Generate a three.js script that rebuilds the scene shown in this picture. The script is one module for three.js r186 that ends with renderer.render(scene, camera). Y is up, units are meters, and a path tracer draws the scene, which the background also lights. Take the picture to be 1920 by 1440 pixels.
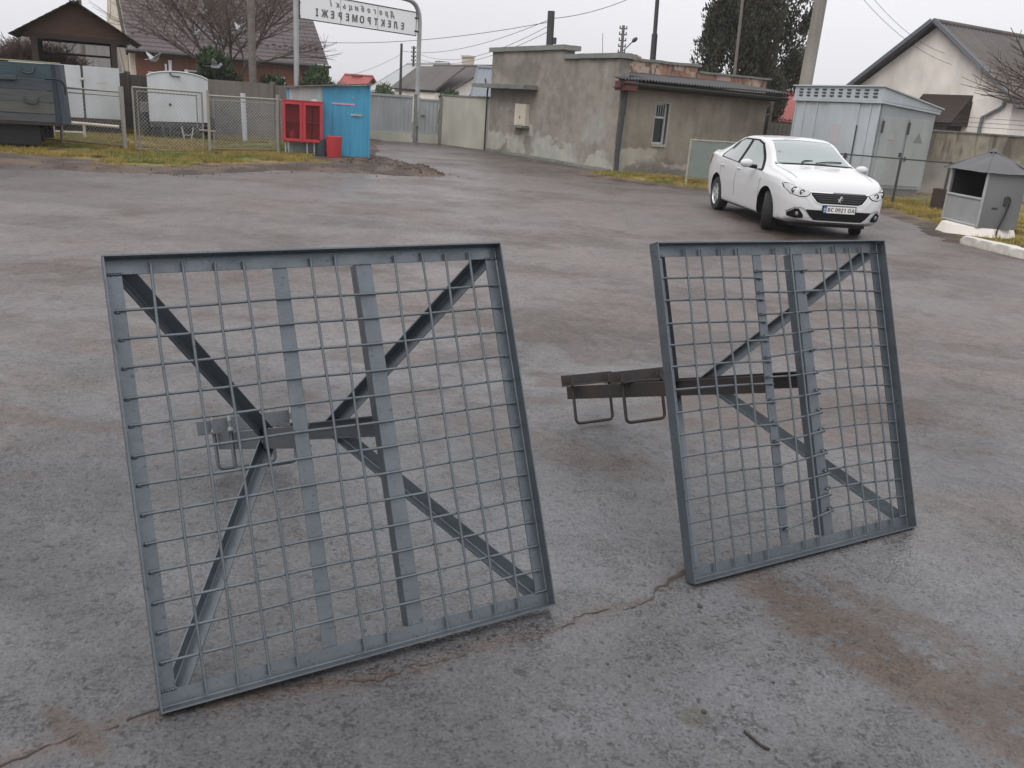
import * as THREE from 'three';
import { mergeGeometries, toCreasedNormals } from 'three/addons/utils/BufferGeometryUtils.js';
import { RoundedBoxGeometry } from 'three/addons/geometries/RoundedBoxGeometry.js';
import { TextGeometry } from 'three/addons/geometries/TextGeometry.js';
import { FontLoader } from 'three/addons/loaders/FontLoader.js';
import { Brush, Evaluator, SUBTRACTION } from 'three-bvh-csg';

// ---------------------------------------------------------------- camera, sky, sun, exposure
const scene = new THREE.Scene();
const camera = new THREE.PerspectiveCamera(48.206, 4 / 3, 0.05, 1500);
camera.position.set(0, 1.7, 0);
camera.rotation.order = 'YXZ';
camera.rotation.set(-0.31637, 0, 0.07152);
const renderer = new THREE.WebGLRenderer({ antialias: true });
renderer.toneMapping = THREE.LinearToneMapping;
renderer.toneMappingExposure = 1.0;
renderer.shadowMap.enabled = true;

const SKY_HORIZON = 0.73, SKY_ZENITH = 1.8;
{ // overcast sky: even grey-white, brighter overhead, faint cloud mottling
  const W = 512, H = 256, d = new Float32Array(W * H * 4);
  for (let y = 0; y < H; y++) for (let x = 0; x < W; x++) {
    const el = ((y + 0.5) / H - 0.5) * Math.PI, az = ((x + 0.5) / W) * Math.PI * 2, s = Math.max(0, Math.sin(el));
    const cl = 1 + 0.03 * Math.sin(az * 3 + 4 * s) * Math.sin(7 * el + 1.3 * Math.sin(az * 2)) + 0.02 * Math.sin(az * 7 + 9 * el);
    let L = (SKY_HORIZON + (SKY_ZENITH - SKY_HORIZON) * Math.pow(s, 0.8)) * (el > 0 ? cl : 1);
    if (el < -0.02) L = 0.16;
    const o = (y * W + x) * 4;
    d[o] = L * 0.985; d[o + 1] = L * 0.985; d[o + 2] = L * 1.02; d[o + 3] = 1;
  }
  const t = new THREE.DataTexture(d, W, H, THREE.RGBAFormat, THREE.FloatType);
  t.mapping = THREE.EquirectangularReflectionMapping; t.magFilter = THREE.LinearFilter; t.needsUpdate = true;
  scene.background = t; scene.environment = t;
}
const sun = new THREE.DirectionalLight(0xfff6ec, 0.9);
sun.position.set(-26, 34, 16); sun.target.position.set(0, 0, -8);
sun.castShadow = true; sun.shadow.radius = 60; sun.shadow.mapSize.set(2048, 2048);
Object.assign(sun.shadow.camera, { left: -40, right: 40, top: 40, bottom: -40, near: 1, far: 120 });
scene.add(sun, sun.target);
scene.fog = new THREE.FogExp2(0xdedee2, 0.0006); // drizzle haze

// ---------------------------------------------------------------- helpers
function mulberry(a) { return () => { a |= 0; a = (a + 0x6d2b79f5) | 0; let t = Math.imul(a ^ (a >>> 15), 1 | a); t = (t + Math.imul(t ^ (t >>> 7), 61 | t)) ^ t; return ((t ^ (t >>> 14)) >>> 0) / 4294967296; }; }
const rnd = mulberry(71);
const V = (x, y, z) => new THREE.Vector3(x, y, z);
const lerp = (a, b, t) => a + (b - a) * t, clamp = (x, a = 0, b = 1) => Math.min(b, Math.max(a, x));
const sstep = (a, b, x) => { const t = clamp((x - a) / (b - a)); return t * t * (3 - 2 * t); };
function hash(x, y, s) { let h = Math.imul(x | 0, 374761393) ^ Math.imul(y | 0, 668265263) ^ Math.imul(s | 0, 1274126177); h = Math.imul(h ^ (h >>> 13), 1274126177); return ((h ^ (h >>> 16)) >>> 0) / 4294967296; }
function vnoise(x, y, s = 0, px = 0, py = 0) { // value noise, periodic when px, py are given
  const ix = Math.floor(x), iy = Math.floor(y), fx = x - ix, fy = y - iy, u = fx * fx * (3 - 2 * fx), v = fy * fy * (3 - 2 * fy);
  const X = (i) => (px ? ((i % px) + px) % px : i), Y = (i) => (py ? ((i % py) + py) % py : i);
  return lerp(lerp(hash(X(ix), Y(iy), s), hash(X(ix + 1), Y(iy), s), u), lerp(hash(X(ix), Y(iy + 1), s), hash(X(ix + 1), Y(iy + 1), s), u), v);
}
function fbm(x, y, s = 0, o = 4) { let a = 0.5, f = 1, r = 0, n = 0; for (let i = 0; i < o; i++) { r += a * vnoise(x * f, y * f, s + i * 17); n += a; a *= 0.5; f *= 2.03; } return r / n; }
function pfbm(u, v, p, s = 0, o = 4) { let a = 0.5, f = p, r = 0, n = 0; for (let i = 0; i < o; i++) { r += a * vnoise(u * f, v * f, s + i * 17, f, f); n += a; a *= 0.5; f *= 2; } return r / n; }
const toS = (c) => (c <= 0.0031308 ? c * 12.92 : 1.055 * Math.pow(c, 1 / 2.4) - 0.055);
function tex(w, h, fn, metresX, metresY, srgb = true) { // fn(u, v) gives linear r, g, b
  const d = new Uint8Array(w * h * 4);
  for (let y = 0; y < h; y++) for (let x = 0; x < w; x++) {
    const c = fn((x + 0.5) / w, (y + 0.5) / h), o = (y * w + x) * 4;
    for (let k = 0; k < 3; k++) { const q = clamp(typeof c === 'number' ? c : c[k]); d[o + k] = Math.round(255 * (srgb ? toS(q) : q)); }
    d[o + 3] = 255;
  }
  const t = new THREE.DataTexture(d, w, h); t.wrapS = t.wrapT = THREE.RepeatWrapping; t.magFilter = THREE.LinearFilter; t.minFilter = THREE.LinearMipmapLinearFilter;
  if (srgb) t.colorSpace = THREE.SRGBColorSpace;
  t.repeat.set(1 / metresX, 1 / metresY); t.needsUpdate = true; return t;
}
function mat(r, g, b, roughness = 0.8, more = {}) {
  const P = 'clearcoat' in more || 'transmission' in more;
  const m = new (P ? THREE.MeshPhysicalMaterial : THREE.MeshStandardMaterial)({ roughness, side: THREE.DoubleSide, ...more });
  m.color.setRGB(r, g, b); return m;
}
function clean(g) { // position, normal, uv in metres, no index
  g = g.index ? g.toNonIndexed() : g;
  for (const k of Object.keys(g.attributes)) if (!['position', 'normal', 'color'].includes(k)) g.deleteAttribute(k);
  if (!g.attributes.normal) g.computeVertexNormals();
  const p = g.attributes.position, uv = new Float32Array(p.count * 2), a = V(), b = V(), c = V();
  for (let i = 0; i < p.count; i += 3) {
    a.fromBufferAttribute(p, i); b.fromBufferAttribute(p, i + 1); c.fromBufferAttribute(p, i + 2);
    const n = b.clone().sub(a).cross(c.clone().sub(a)), x = Math.abs(n.x), y = Math.abs(n.y), z = Math.abs(n.z);
    [a, b, c].forEach((q, k) => { const [s, t] = y >= x && y >= z ? [q.x, q.z] : x >= z ? [q.z, q.y] : [q.x, q.y]; uv[(i + k) * 2] = s; uv[(i + k) * 2 + 1] = t; });
  }
  g.setAttribute('uv', new THREE.BufferAttribute(uv, 2)); g.morphAttributes = {}; g.clearGroups(); return g;
}
function obj(name, geos, m, parent = scene) {
  const list = [].concat(geos).map(clean), g = list.length > 1 ? mergeGeometries(list) : list[0];
  const o = new THREE.Mesh(g, m); o.name = name; o.castShadow = o.receiveShadow = true; parent.add(o); return o;
}
const used = {};
function numbered(n) { const k = used[n] = (used[n] ?? -1) + 1; return k ? n + '_' + String(k).padStart(3, '0') : n; }
function tag(o, label, category, group, kind) { const u = {}; if (label) u.label = label; if (category) u.category = category; if (group) u.group = group; if (kind) u.kind = kind; o.userData = u; return o; }
function thing(name, label, category, [x, y, z] = [0, 0, 0], turn = 0, group) {
  const o = new THREE.Group(); o.name = numbered(name); o.position.set(x, y, z); o.rotation.y = turn; scene.add(o); return tag(o, label, category, group);
}
function struct(name, geos, m) { const o = obj(name, geos, m); o.userData = { kind: 'structure' }; return o; }
function box(w, h, d, x = 0, y = 0, z = 0, rx = 0, ry = 0, rz = 0) { const g = new THREE.BoxGeometry(w, h, d); g.applyMatrix4(new THREE.Matrix4().compose(V(x, y, z), new THREE.Quaternion().setFromEuler(new THREE.Euler(rx, ry, rz)), V(1, 1, 1))); return g; }
function rbox(w, h, d, r, x = 0, y = 0, z = 0, rx = 0, ry = 0, rz = 0) { const g = new RoundedBoxGeometry(w, h, d, 2, r); g.applyMatrix4(new THREE.Matrix4().compose(V(x, y, z), new THREE.Quaternion().setFromEuler(new THREE.Euler(rx, ry, rz)), V(1, 1, 1))); return g; }
const b2 = (x0, x1, y0, y1, z0, z1) => box(Math.abs(x1 - x0), Math.abs(y1 - y0), Math.abs(z1 - z0), (x0 + x1) / 2, (y0 + y1) / 2, (z0 + z1) / 2);
function bar(p, q, r, r2 = r, n = 8, open = false) { // round bar from p to q
  const d = q.clone().sub(p), g = new THREE.CylinderGeometry(r2, r, d.length(), n, 1, open);
  g.applyQuaternion(new THREE.Quaternion().setFromUnitVectors(V(0, 1, 0), d.clone().normalize())); g.translate((p.x + q.x) / 2, (p.y + q.y) / 2, (p.z + q.z) / 2); return g;
}
function tube(pts, r, n = 6, seg = pts.length * 4, tension = 0.5) { return new THREE.TubeGeometry(new THREE.CatmullRomCurve3(pts, false, 'catmullrom', tension), seg, r, n); }
function prism(poly, p0, p1, xAxis) { // a polygon [[x, y] ...] carried from p0 to p1; its x axis lies along xAxis
  const z = p1.clone().sub(p0).normalize(), x = xAxis.clone().addScaledVector(z, -xAxis.dot(z)).normalize(), y = z.clone().cross(x), pos = [];
  const at = (q, o) => o.clone().addScaledVector(x, q[0]).addScaledVector(y, q[1]), push = (...v) => v.forEach((w) => pos.push(w.x, w.y, w.z));
  poly.forEach((q, i) => { const r = poly[(i + 1) % poly.length], a = at(q, p0), b = at(r, p0), c = at(r, p1), d = at(q, p1); push(a, b, c, a, c, d); });
  for (const t of THREE.ShapeUtils.triangulateShape(poly.map((q) => new THREE.Vector2(...q)), [])) { push(...t.map((i) => at(poly[i], p1))); push(...t.slice().reverse().map((i) => at(poly[i], p0))); }
  const g = new THREE.BufferGeometry(); g.setAttribute('position', new THREE.Float32BufferAttribute(pos, 3)); g.computeVertexNormals(); return g;
}
const lshape = (a, t) => [[0, 0.0015], [0.0015, 0], [a, 0], [a, t], [t + 0.003, t], [t, t + 0.003], [t, a], [0, a]];
const ushape = (w, f, t) => [[0, 0], [f, 0], [f, t], [t, t], [t, w - t], [f, w - t], [f, w], [0, w]];
function extr(pts, depth, holes = []) { const s = new THREE.Shape(pts.map((q) => new THREE.Vector2(...q))); for (const h of holes) s.holes.push(new THREE.Path(h.map((q) => new THREE.Vector2(...q)))); return new THREE.ExtrudeGeometry(s, { depth, bevelEnabled: false }); }
const turnY = (g, a) => g.rotateY(a), move = (g, x, y, z) => g.translate(x, y, z);
function quadStrip(rows) { // rows of equal-length point arrays, smooth
  const pos = [], idx = [], n = rows[0].length;
  rows.forEach((r) => r.forEach((p) => pos.push(p.x, p.y, p.z)));
  for (let i = 0; i < rows.length - 1; i++) for (let j = 0; j < n - 1; j++) { const a = i * n + j; idx.push(a, a + 1, a + n, a + 1, a + n + 1, a + n); }
  const g = new THREE.BufferGeometry(); g.setAttribute('position', new THREE.Float32BufferAttribute(pos, 3)); g.setIndex(idx); g.computeVertexNormals(); return g;
}

// ---------------------------------------------------------------- textures
const T = {};
T.asphalt = tex(1024, 1024, (u, v) => {
  const p = hash(Math.floor(u * 1024), Math.floor(v * 1024), 3), g = vnoise(u * 256, v * 256, 4, 256, 256), h = vnoise(u * 420, v * 420, 9, 420, 420), l = pfbm(u, v, 8, 5, 5), m = pfbm(u, v, 24, 25, 4);
  let k = 0.62 + 0.10 * (l - 0.5) + 0.16 * (m - 0.5) + 0.22 * (g - 0.5) + 0.26 * (p - 0.5) + 0.24 * (h - 0.5);
  if (g > 0.86) k += 0.16 * (g - 0.86) / 0.14;
  if (m < 0.38 && h < 0.45) k *= 0.72;
  if (g < 0.1) k *= 0.55;
  if (h < 0.07) k *= 0.5;
  const pit = vnoise(u * 90, v * 90, 12, 90, 90); if (pit > 0.8 && g < 0.55) k *= 0.6;
  return [k * 1.01, k, k * 0.985];
}, 2.3, 2.3);
T.asphaltBump = tex(1024, 1024, (u, v) => 0.4 * vnoise(u * 256, v * 256, 4, 256, 256) + 0.35 * vnoise(u * 420, v * 420, 9, 420, 420) + 0.25 * pfbm(u, v, 24, 25, 4), 2.3, 2.3, false);
T.asphaltRough = tex(512, 512, (u, v) => { const l = pfbm(u, v, 6, 31, 5), g = vnoise(u * 170, v * 170, 8, 170, 170); return clamp(0.47 + 0.6 * (l - 0.5) + 0.16 * (g - 0.5), 0.24, 0.8); }, 5.1, 5.1, false);
T.paint = tex(512, 512, (u, v) => { const k = 0.86 + 0.24 * (pfbm(u, v, 5, 41, 5) - 0.5) + 0.12 * (pfbm(u, v, 40, 42, 3) - 0.5), sp = pfbm(u, v, 60, 43, 2) > 0.8 ? 0.72 : 1; return [k * sp, k * sp, k * sp]; }, 0.7, 0.7);
T.paintRough = tex(256, 256, (u, v) => clamp(0.55 + 0.5 * (pfbm(u, v, 8, 44, 4) - 0.5), 0.3, 0.9), 0.5, 0.5, false);
T.paintBump = tex(256, 256, (u, v) => pfbm(u, v, 24, 45, 4), 0.25, 0.25, false);
T.grime = tex(512, 512, (u, v) => { const st = pfbm(u * 1.0, v * 0.25, 16, 51, 3), l = pfbm(u, v, 4, 52, 5), k = 0.84 + 0.3 * (l - 0.5) + 0.18 * (st - 0.5); return [k * 1.01, k, k * 0.98]; }, 3, 3);
T.wood = tex(512, 256, (u, v) => { const w = pfbm(u * 0.125, v, 48, 61, 4), k = 0.75 + 0.5 * (w - 0.5) + 0.2 * (pfbm(u, v, 6, 62, 3) - 0.5); return [k * 1.03, k, k * 0.95]; }, 2, 1);
T.concrete = tex(1024, 1024, (u, v) => {
  const l = pfbm(u, v, 3, 71, 6), st = vnoise(u * 48, v * 3, 72, 48, 3) * 0.6 + vnoise(u * 120, v * 4, 73, 120, 4) * 0.4, f = pfbm(u, v, 64, 74, 3);
  const k = 0.72 + 0.5 * (l - 0.5) + 0.26 * (st - 0.5) + 0.15 * (f - 0.5); return [k * 1.02, k, k * 0.95];
}, 4.2, 4.2);
T.fineBump = tex(512, 512, (u, v) => 0.6 * pfbm(u, v, 32, 81, 4) + 0.4 * pfbm(u, v, 128, 82, 2), 1, 1, false);
T.rust = tex(256, 256, (u, v) => { const l = pfbm(u, v, 6, 91, 5), k = 0.8 + 0.4 * (l - 0.5), q = sstep(0.5, 0.7, l); return [k * lerp(1, 1.02, q), k * lerp(1, 0.9, q), k * lerp(1, 0.8, q)]; }, 0.6, 0.6);

const M = {
  steel: mat(0.135, 0.155, 0.172, 0.75, { map: T.paint, roughnessMap: T.paintRough, bumpMap: T.paintBump, bumpScale: 0.0006, metalness: 0.6 }),
  rod: mat(0.135, 0.155, 0.17, 0.42, { map: T.paint, metalness: 0.5 }),
  steelArm: mat(0.125, 0.138, 0.15, 0.45, { map: T.paint, metalness: 0.5 }),
  bare: mat(0.056, 0.05, 0.048, 0.55, { map: T.rust, metalness: 0.5, bumpMap: T.paintBump, bumpScale: 0.0005 }),
  zinc: mat(0.27, 0.27, 0.26, 0.4, { metalness: 0.8 }),
  darkgap: mat(0.09, 0.095, 0.1, 0.7), black: mat(0.012, 0.012, 0.013, 0.7), rubber: mat(0.018, 0.018, 0.018, 0.85), darksteel: mat(0.05, 0.052, 0.055, 0.6, { map: T.rust }),
  white: mat(0.57, 0.6, 0.635, 0.6, { map: T.grime }), galv: mat(0.42, 0.43, 0.43, 0.55, { map: T.paint, metalness: 0.2 }),
  fencePaint: mat(0.31, 0.31, 0.285, 0.6, { map: T.rust }), blue: mat(0.065, 0.34, 0.55, 0.5, { map: T.grime, bumpMap: T.fineBump, bumpScale: 0.002 }), red: mat(0.5, 0.038, 0.045, 0.5, { map: T.paint }),
  paleblue: mat(0.42, 0.5, 0.5, 0.6, { map: T.grime }), greygate: mat(0.34, 0.36, 0.37, 0.6, { map: T.grime }),
  kiosk: mat(0.47, 0.515, 0.565, 0.55, { map: T.grime, bumpMap: T.fineBump, bumpScale: 0.002 }), kioskDark: mat(0.33, 0.365, 0.395, 0.6, { map: T.grime }), kioskDoor: mat(0.35, 0.38, 0.385, 0.6, { map: T.grime }),
  concrete: mat(0.27, 0.255, 0.23, 0.9, { map: T.concrete, bumpMap: T.fineBump, bumpScale: 0.006 }), oldconc: mat(0.19, 0.175, 0.16, 0.92, { map: T.concrete, bumpMap: T.fineBump, bumpScale: 0.006 }),
  pale: mat(0.46, 0.46, 0.4, 0.9, { map: T.grime, bumpMap: T.fineBump, bumpScale: 0.004 }), coping: mat(0.25, 0.26, 0.25, 0.9, { map: T.concrete, bumpMap: T.fineBump, bumpScale: 0.006 }),
  wood: mat(0.085, 0.045, 0.03, 0.8, { map: T.wood }), darkwood: mat(0.045, 0.032, 0.027, 0.8, { map: T.wood }), greywood: mat(0.18, 0.165, 0.15, 0.9, { map: T.wood }),
  polewood: mat(0.2, 0.18, 0.165, 0.9, { map: T.wood }), bark: mat(0.1, 0.08, 0.068, 0.95), twig: mat(0.13, 0.095, 0.08, 0.95),
  glass: mat(0.03, 0.035, 0.04, 0.08), roofBrown: mat(0.068, 0.05, 0.051, 0.6), asbestos: mat(0.13, 0.12, 0.118, 0.9, { map: T.concrete }), brick: mat(0.25, 0.105, 0.065, 0.9, { map: T.concrete }),
  cream: mat(0.62, 0.56, 0.48, 0.9, { map: T.grime }), redroof: mat(0.3, 0.075, 0.065, 0.7), bluegrey: mat(0.14, 0.155, 0.175, 0.5), housewhite: mat(0.92, 0.87, 0.82, 0.9, { map: T.grime }),
};
// ---------------------------------------------------------------- ground, yard, verges
{ // one sheet to the horizon
  const g = new THREE.PlaneGeometry(1600, 1600, 1, 1).rotateX(-Math.PI / 2).translate(0, -0.03, -300);
  struct('ground', g, mat(0.12, 0.115, 0.08, 0.95, { map: T.concrete }));
}
const mix3 = (a, b, t) => [lerp(a[0], b[0], t), lerp(a[1], b[1], t), lerp(a[2], b[2], t)];
const CRACKS = [[[0.74, -2.99], [0.613, -2.825], [0.503, -2.738], [0.382, -2.678], [0.301, -2.611], [0.224, -2.549]], [[0.224, -2.549], [-0.043, -2.399], [-0.204, -2.283], [-0.328, -2.221], [-0.511, -2.157], [-0.723, -2.069], [-1.0, -1.95]], [[-1.02, -1.94], [-1.137, -1.852], [-1.242, -1.764], [-1.4, -1.66]]];
const crackNear = (x, z) => { let d = 9; for (const P of CRACKS) for (let i = 1; i < P.length; i++) { const [ax, az] = P[i - 1], [bx, bz] = P[i], t = clamp(((x - ax) * (bx - ax) + (z - az) * (bz - az)) / ((bx - ax) ** 2 + (bz - az) ** 2)); d = Math.min(d, Math.hypot(x - ax - t * (bx - ax), z - az - t * (bz - az))); } return d; };
function yardColour(x, z) { // worn damp asphalt: blue-grey film, grey-brown damp streaks, muddy stains broken up by the grain; foreground colour kept darker to imitate lens vignetting
  const d = Math.hypot(x, z), wx = x + 0.9 * (fbm(x * 0.5, z * 0.5, 101, 3) - 0.5), wz = z + 0.9 * (fbm(x * 0.5, z * 0.5, 102, 3) - 0.5);
  const big = fbm(wx * 0.22, wz * 0.3, 103, 5), mid = fbm(wx * 0.8, wz * 1.3, 104, 5), fine = fbm(x * 4.2, z * 5.5, 105, 4), streak = fbm(wx * 0.32, wz * 1.5, 106, 5);
  const grain = d < 7 ? fbm(x * 16, z * 19, 109, 3) : 0.5, g2 = d < 5 ? vnoise(x * 42, z * 42, 110) : 0.5;
  let c = mix3([0.073, 0.074, 0.079], [0.098, 0.096, 0.096], sstep(0.38, 0.6, big * 0.6 + mid * 0.4));
  c = mix3(c, [0.112, 0.115, 0.122], 0.8 * sstep(0.46, 0.62, fbm(wx * 0.5 + 11, wz * 0.7, 111, 4)) * sstep(1.2, 2.2, d)); // dried pale film
  c = mix3(c, [0.092, 0.076, 0.068], sstep(0.45, 0.6, streak) * 0.9 * sstep(3.0, 5, d));
  c = mix3(c, [0.108, 0.086, 0.079], 0.8 * sstep(3.2, 9, d));
  c = mix3(c, [0.057, 0.042, 0.035], sstep(0.5, 0.6, fbm(wx * 0.5 + 7, wz * 1.2, 107, 4) * 0.62 + fine * 0.38) * 0.8 * sstep(3.2, 4.6, d));
  const soil = Math.max(stain(x, z, 1.28, -2.56, 0.62, 0.19, -0.985), stain(x, z, 1.75, -2.15, 0.5, 0.32, -0.7), stain(x, z, 1.5, -2.75, 0.4, 0.12, -0.9) * 0.7, stain(x, z, -1.12, -1.9, 0.17, 0.05, -0.6), stain(x, z, -3.1, -4.4, 0.8, 0.5, 0.2) * 0.5, stain(x, z, 0.2, -4.2, 0.9, 0.25, -0.5) * 0.55, stain(x, z, 1.9, -5.1, 1.3, 0.6, 0.1) * 0.6, 0.7 * sstep(0.045, 0.01, crackNear(x, z)), 0.3 * sstep(0.12, 0.03, crackNear(x, z)));
  c = mix3(c, [0.068, 0.048, 0.037], soil * sstep(0.4, 0.52, grain * 0.42 + fine * 0.3 + g2 * 0.28 + 0.06 * soil));
  c = mix3(c, [0.05, 0.046, 0.043], 0.2 * sstep(0.62, 0.76, grain) * sstep(0.4, 0.6, fbm(x * 1.7, z * 1.9, 112, 3)));
  const pa = 0.55, px = (x - 0.615) * Math.cos(pa) - (z + 2.135) * Math.sin(pa), pz = (x - 0.615) * Math.sin(pa) + (z + 2.135) * Math.cos(pa);
  if (Math.abs(px) < 0.045 && Math.abs(pz) < 0.04) c = [0.07, 0.068, 0.06];
  const wet = sstep(0.1, 0.5, edgeOf(x, z)); c = mix3(c, [0.055, 0.044, 0.04], wet * (0.55 + 0.5 * (streak - 0.5)));
  const k = 1 + 0.28 * (fine - 0.5) + 0.22 * (mid - 0.5) + 0.14 * (grain - 0.5) + 0.12 * (g2 - 0.5);
  return [c[0] * k, c[1] * k, c[2] * k];
}
const edgeOf = (x, z) => Math.min(-5.0 - x + 0.5 * (fbm(x, z, 121, 3) - 0.5) + 0.12 * (z + 13), -11.2 - z + 0.35 * (x + 6.5) * (x < -6.5 ? -1 : 0.3) + 0.6 * (fbm(x * 0.7, z * 1.5, 122, 3) - 0.5));
function stain(x, z, cx, cz, rx, rz, turn) { const c = Math.cos(turn), s = Math.sin(turn), a = (c * (x - cx) - s * (z - cz)) / rx, b = (s * (x - cx) + c * (z - cz)) / rz; return sstep(1.25, 0.45, Math.hypot(a, b) + 0.5 * (fbm(x * 3, z * 3, 120, 3) - 0.5)); }
{
  const xs = [], zs = [];
  for (let x = 0; x < 34; x += x < 2.4 ? 0.018 : Math.max(0.03, (x - 3) * 0.05)) xs.push(x); const X = [...xs.slice(1).reverse().map((x) => -x), ...xs];
  for (let z = 7; z > -0.5; z -= 0.12) zs.push(z);
  for (let z = -0.5; z > -38; z -= Math.max(z > -1.3 ? 0.04 : 0.017, (z * z) / 1300)) zs.push(z);
  const n = X.length, pos = new Float32Array(n * zs.length * 3), col = new Float32Array(n * zs.length * 3), idx = [];
  let o = 0;
  for (const z of zs) for (const x of X) { const c = yardColour(x, z); pos.set([x, 0, z], o); col.set(c, o); o += 3; }
  for (let i = 0; i < zs.length - 1; i++) for (let j = 0; j < n - 1; j++) { const a = i * n + j; idx.push(a, a + 1, a + n, a + 1, a + n + 1, a + n); }
  const g = new THREE.BufferGeometry(); g.setAttribute('position', new THREE.BufferAttribute(pos, 3)); g.setAttribute('color', new THREE.BufferAttribute(col, 3)); g.setIndex(idx); g.computeVertexNormals();
  const yard = struct('asphalt_yard', g, mat(1.45, 1.45, 1.45, 1, { vertexColors: true, map: T.asphalt, bumpMap: T.asphaltBump, bumpScale: 0.004, roughnessMap: T.asphaltRough }));
  // cracks: irregular soil-filled slits
  const soil = mat(0.06, 0.048, 0.04, 0.9, { map: T.concrete });
  const crack = (pts, w, seed) => {
    const c = new THREE.CatmullRomCurve3(pts.map(([x, z]) => V(x, 0, z))), n = Math.ceil(c.getLength() / 0.012), a = [], b = [];
    for (let i = 0; i <= n; i++) {
      const p = c.getPoint(i / n), t = c.getTangent(i / n), s = i * 0.012, j = (vnoise(s * 9, seed, 5) - 0.5) * 0.05 + (vnoise(s * 31, seed, 6) - 0.5) * 0.022, k = w * Math.max(0, 1.9 * vnoise(s * 14, seed, 7) * vnoise(s * 3, seed, 8) + 0.5 * vnoise(s * 50, seed, 9) - 0.28);
      a.push(V(p.x - t.z * (j + k), 0.002, p.z + t.x * (j + k))); b.push(V(p.x - t.z * (j - k), 0.002, p.z + t.x * (j - k)));
    }
    obj('crack', quadStrip([a, b]), soil, yard);
  };
  CRACKS.forEach((p, i) => crack(p, [0.006, 0.005, 0.008][i], i + 1));
}
// raised, uneven verges of turf and soil that dip under the asphalt along their edges
function verge(name, x0, x1, z0, z1, step, height, colour, m) {
  const nx = Math.round((x1 - x0) / step), nz = Math.round((z1 - z0) / step), pos = [], col = [], idx = [];
  for (let j = 0; j <= nz; j++) for (let i = 0; i <= nx; i++) { const x = x0 + i * step, z = z0 + j * step, h = height(x, z); pos.push(x, h, z); col.push(...colour(x, z, h)); }
  for (let j = 0; j < nz; j++) for (let i = 0; i < nx; i++) { const a = j * (nx + 1) + i, b = a + nx + 1; if (Math.max(pos[a * 3 + 1], pos[a * 3 + 4], pos[b * 3 + 1], pos[b * 3 + 4]) > -0.012) idx.push(a, b, a + 1, b, b + 1, a + 1); }
  const g = new THREE.BufferGeometry(); g.setAttribute('position', new THREE.Float32BufferAttribute(pos, 3)); g.setAttribute('color', new THREE.Float32BufferAttribute(col, 3)); g.setIndex(idx); g.computeVertexNormals();
  return struct(name, g, m);
}
const edgeDist = (x, z, P) => { let d = 1e9, ins = false; for (let i = 0, j = P.length - 1; i < P.length; j = i++) { const [xi, zi] = P[i], [xj, zj] = P[j]; if ((zi > z) !== (zj > z) && x < ((xj - xi) * (z - zi)) / (zj - zi) + xi) ins = !ins; const t = clamp(((x - xi) * (xj - xi) + (z - zi) * (zj - zi)) / ((xj - xi) ** 2 + (zj - zi) ** 2)); d = Math.min(d, Math.hypot(x - xi - t * (xj - xi), z - zi - t * (zj - zi))); } return ins ? d : -d; };
const leftP = [[-20, -15.6], [-10, -16], [-7.6, -15.6], [-6.2, -16.6], [-5.2, -18.6], [-3.6, -19.1], [-2.1, -19.6], [-1.9, -20.2], [-2.7, -21.3], [-3.7, -22.6], [-4.1, -24.2], [-5.6, -33.6], [-20, -33.6]];
const rightP = [[0.9, -23.6], [2, -22.4], [3.8, -20.7], [5.6, -20.5], [7.4, -19.2], [7.3, -16.6], [7.15, -15.2], [7.0, -14.3], [9.5, -13.2], [14, -11.5], [14, -26], [2.4, -26]];
const rawEdge = (x, z, P) => edgeDist(x, z, P) + 0.5 * (fbm(x * 1.1, z * 1.1, 131, 4) - 0.5) + 0.25 * (fbm(x * 4, z * 4, 132, 3) - 0.5);
const mound = (x, z) => 0.17 * Math.exp(-(((x + 3.6) / 0.7) ** 2) - ((z + 21.3) / 0.8) ** 2) + 0.13 * Math.exp(-(((x + 2.5) / 0.5) ** 2) - ((z + 20.3) / 0.45) ** 2);
const hLeft = (x, z) => { const e = rawEdge(x, z, leftP); return Math.min(0.05, e * 0.12) + 0.03 * (fbm(x * 3, z * 3, 133, 4) - 0.5) * sstep(0, 0.6, e) + (e > -0.3 ? mound(x, z) * (0.45 + 1.1 * fbm(x * 5, z * 5, 134, 4)) : 0) + (e < 0 ? -0.02 : 0); };
const hRight = (x, z) => { const e = rawEdge(x, z, rightP); return Math.min(0.05, e * 0.12) + 0.03 * (fbm(x * 3, z * 3, 135, 4) - 0.5) * sstep(0, 0.6, e) + (e < 0 ? -0.02 : 0); };
const turfLeft = (x, z) => clamp(sstep(1.0, 1.9, rawEdge(x, z, leftP) + (x < -8.3 ? -0.3 : x < -5.5 ? 0.35 : -0.6)) - 1.1 * sstep(0.02, 0.1, mound(x, z)) * (0.4 + fbm(x * 2, z * 2, 139, 3)));
const turfRight = (x, z) => sstep(0.25, 0.8, rawEdge(x, z, rightP));
function turfColour(x, z, t) {
  const a = fbm(x * 0.9, z * 0.9, 141, 4), b = fbm(x * 5, z * 5, 142, 3);
  let c = mix3([0.17, 0.13, 0.03], [0.1, 0.11, 0.028], sstep(0.5, 0.66, a)); c = mix3(c, [0.2, 0.15, 0.06], sstep(0.55, 0.75, b) * 0.7);
  c = mix3(mix3([0.1, 0.073, 0.056], [0.05, 0.036, 0.029], sstep(0.35, 0.65, fbm(x * 3.1, z * 3.1, 146, 4))), c, t * sstep(0.24, 0.42, b * 0.6 + a * 0.4)); const k = 0.95 + 0.6 * b; return [c[0] * k, c[1] * k, c[2] * k];
}
const earth = mat(1, 1, 1, 0.95, { vertexColors: true, bumpMap: T.fineBump, bumpScale: 0.05 });
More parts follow.
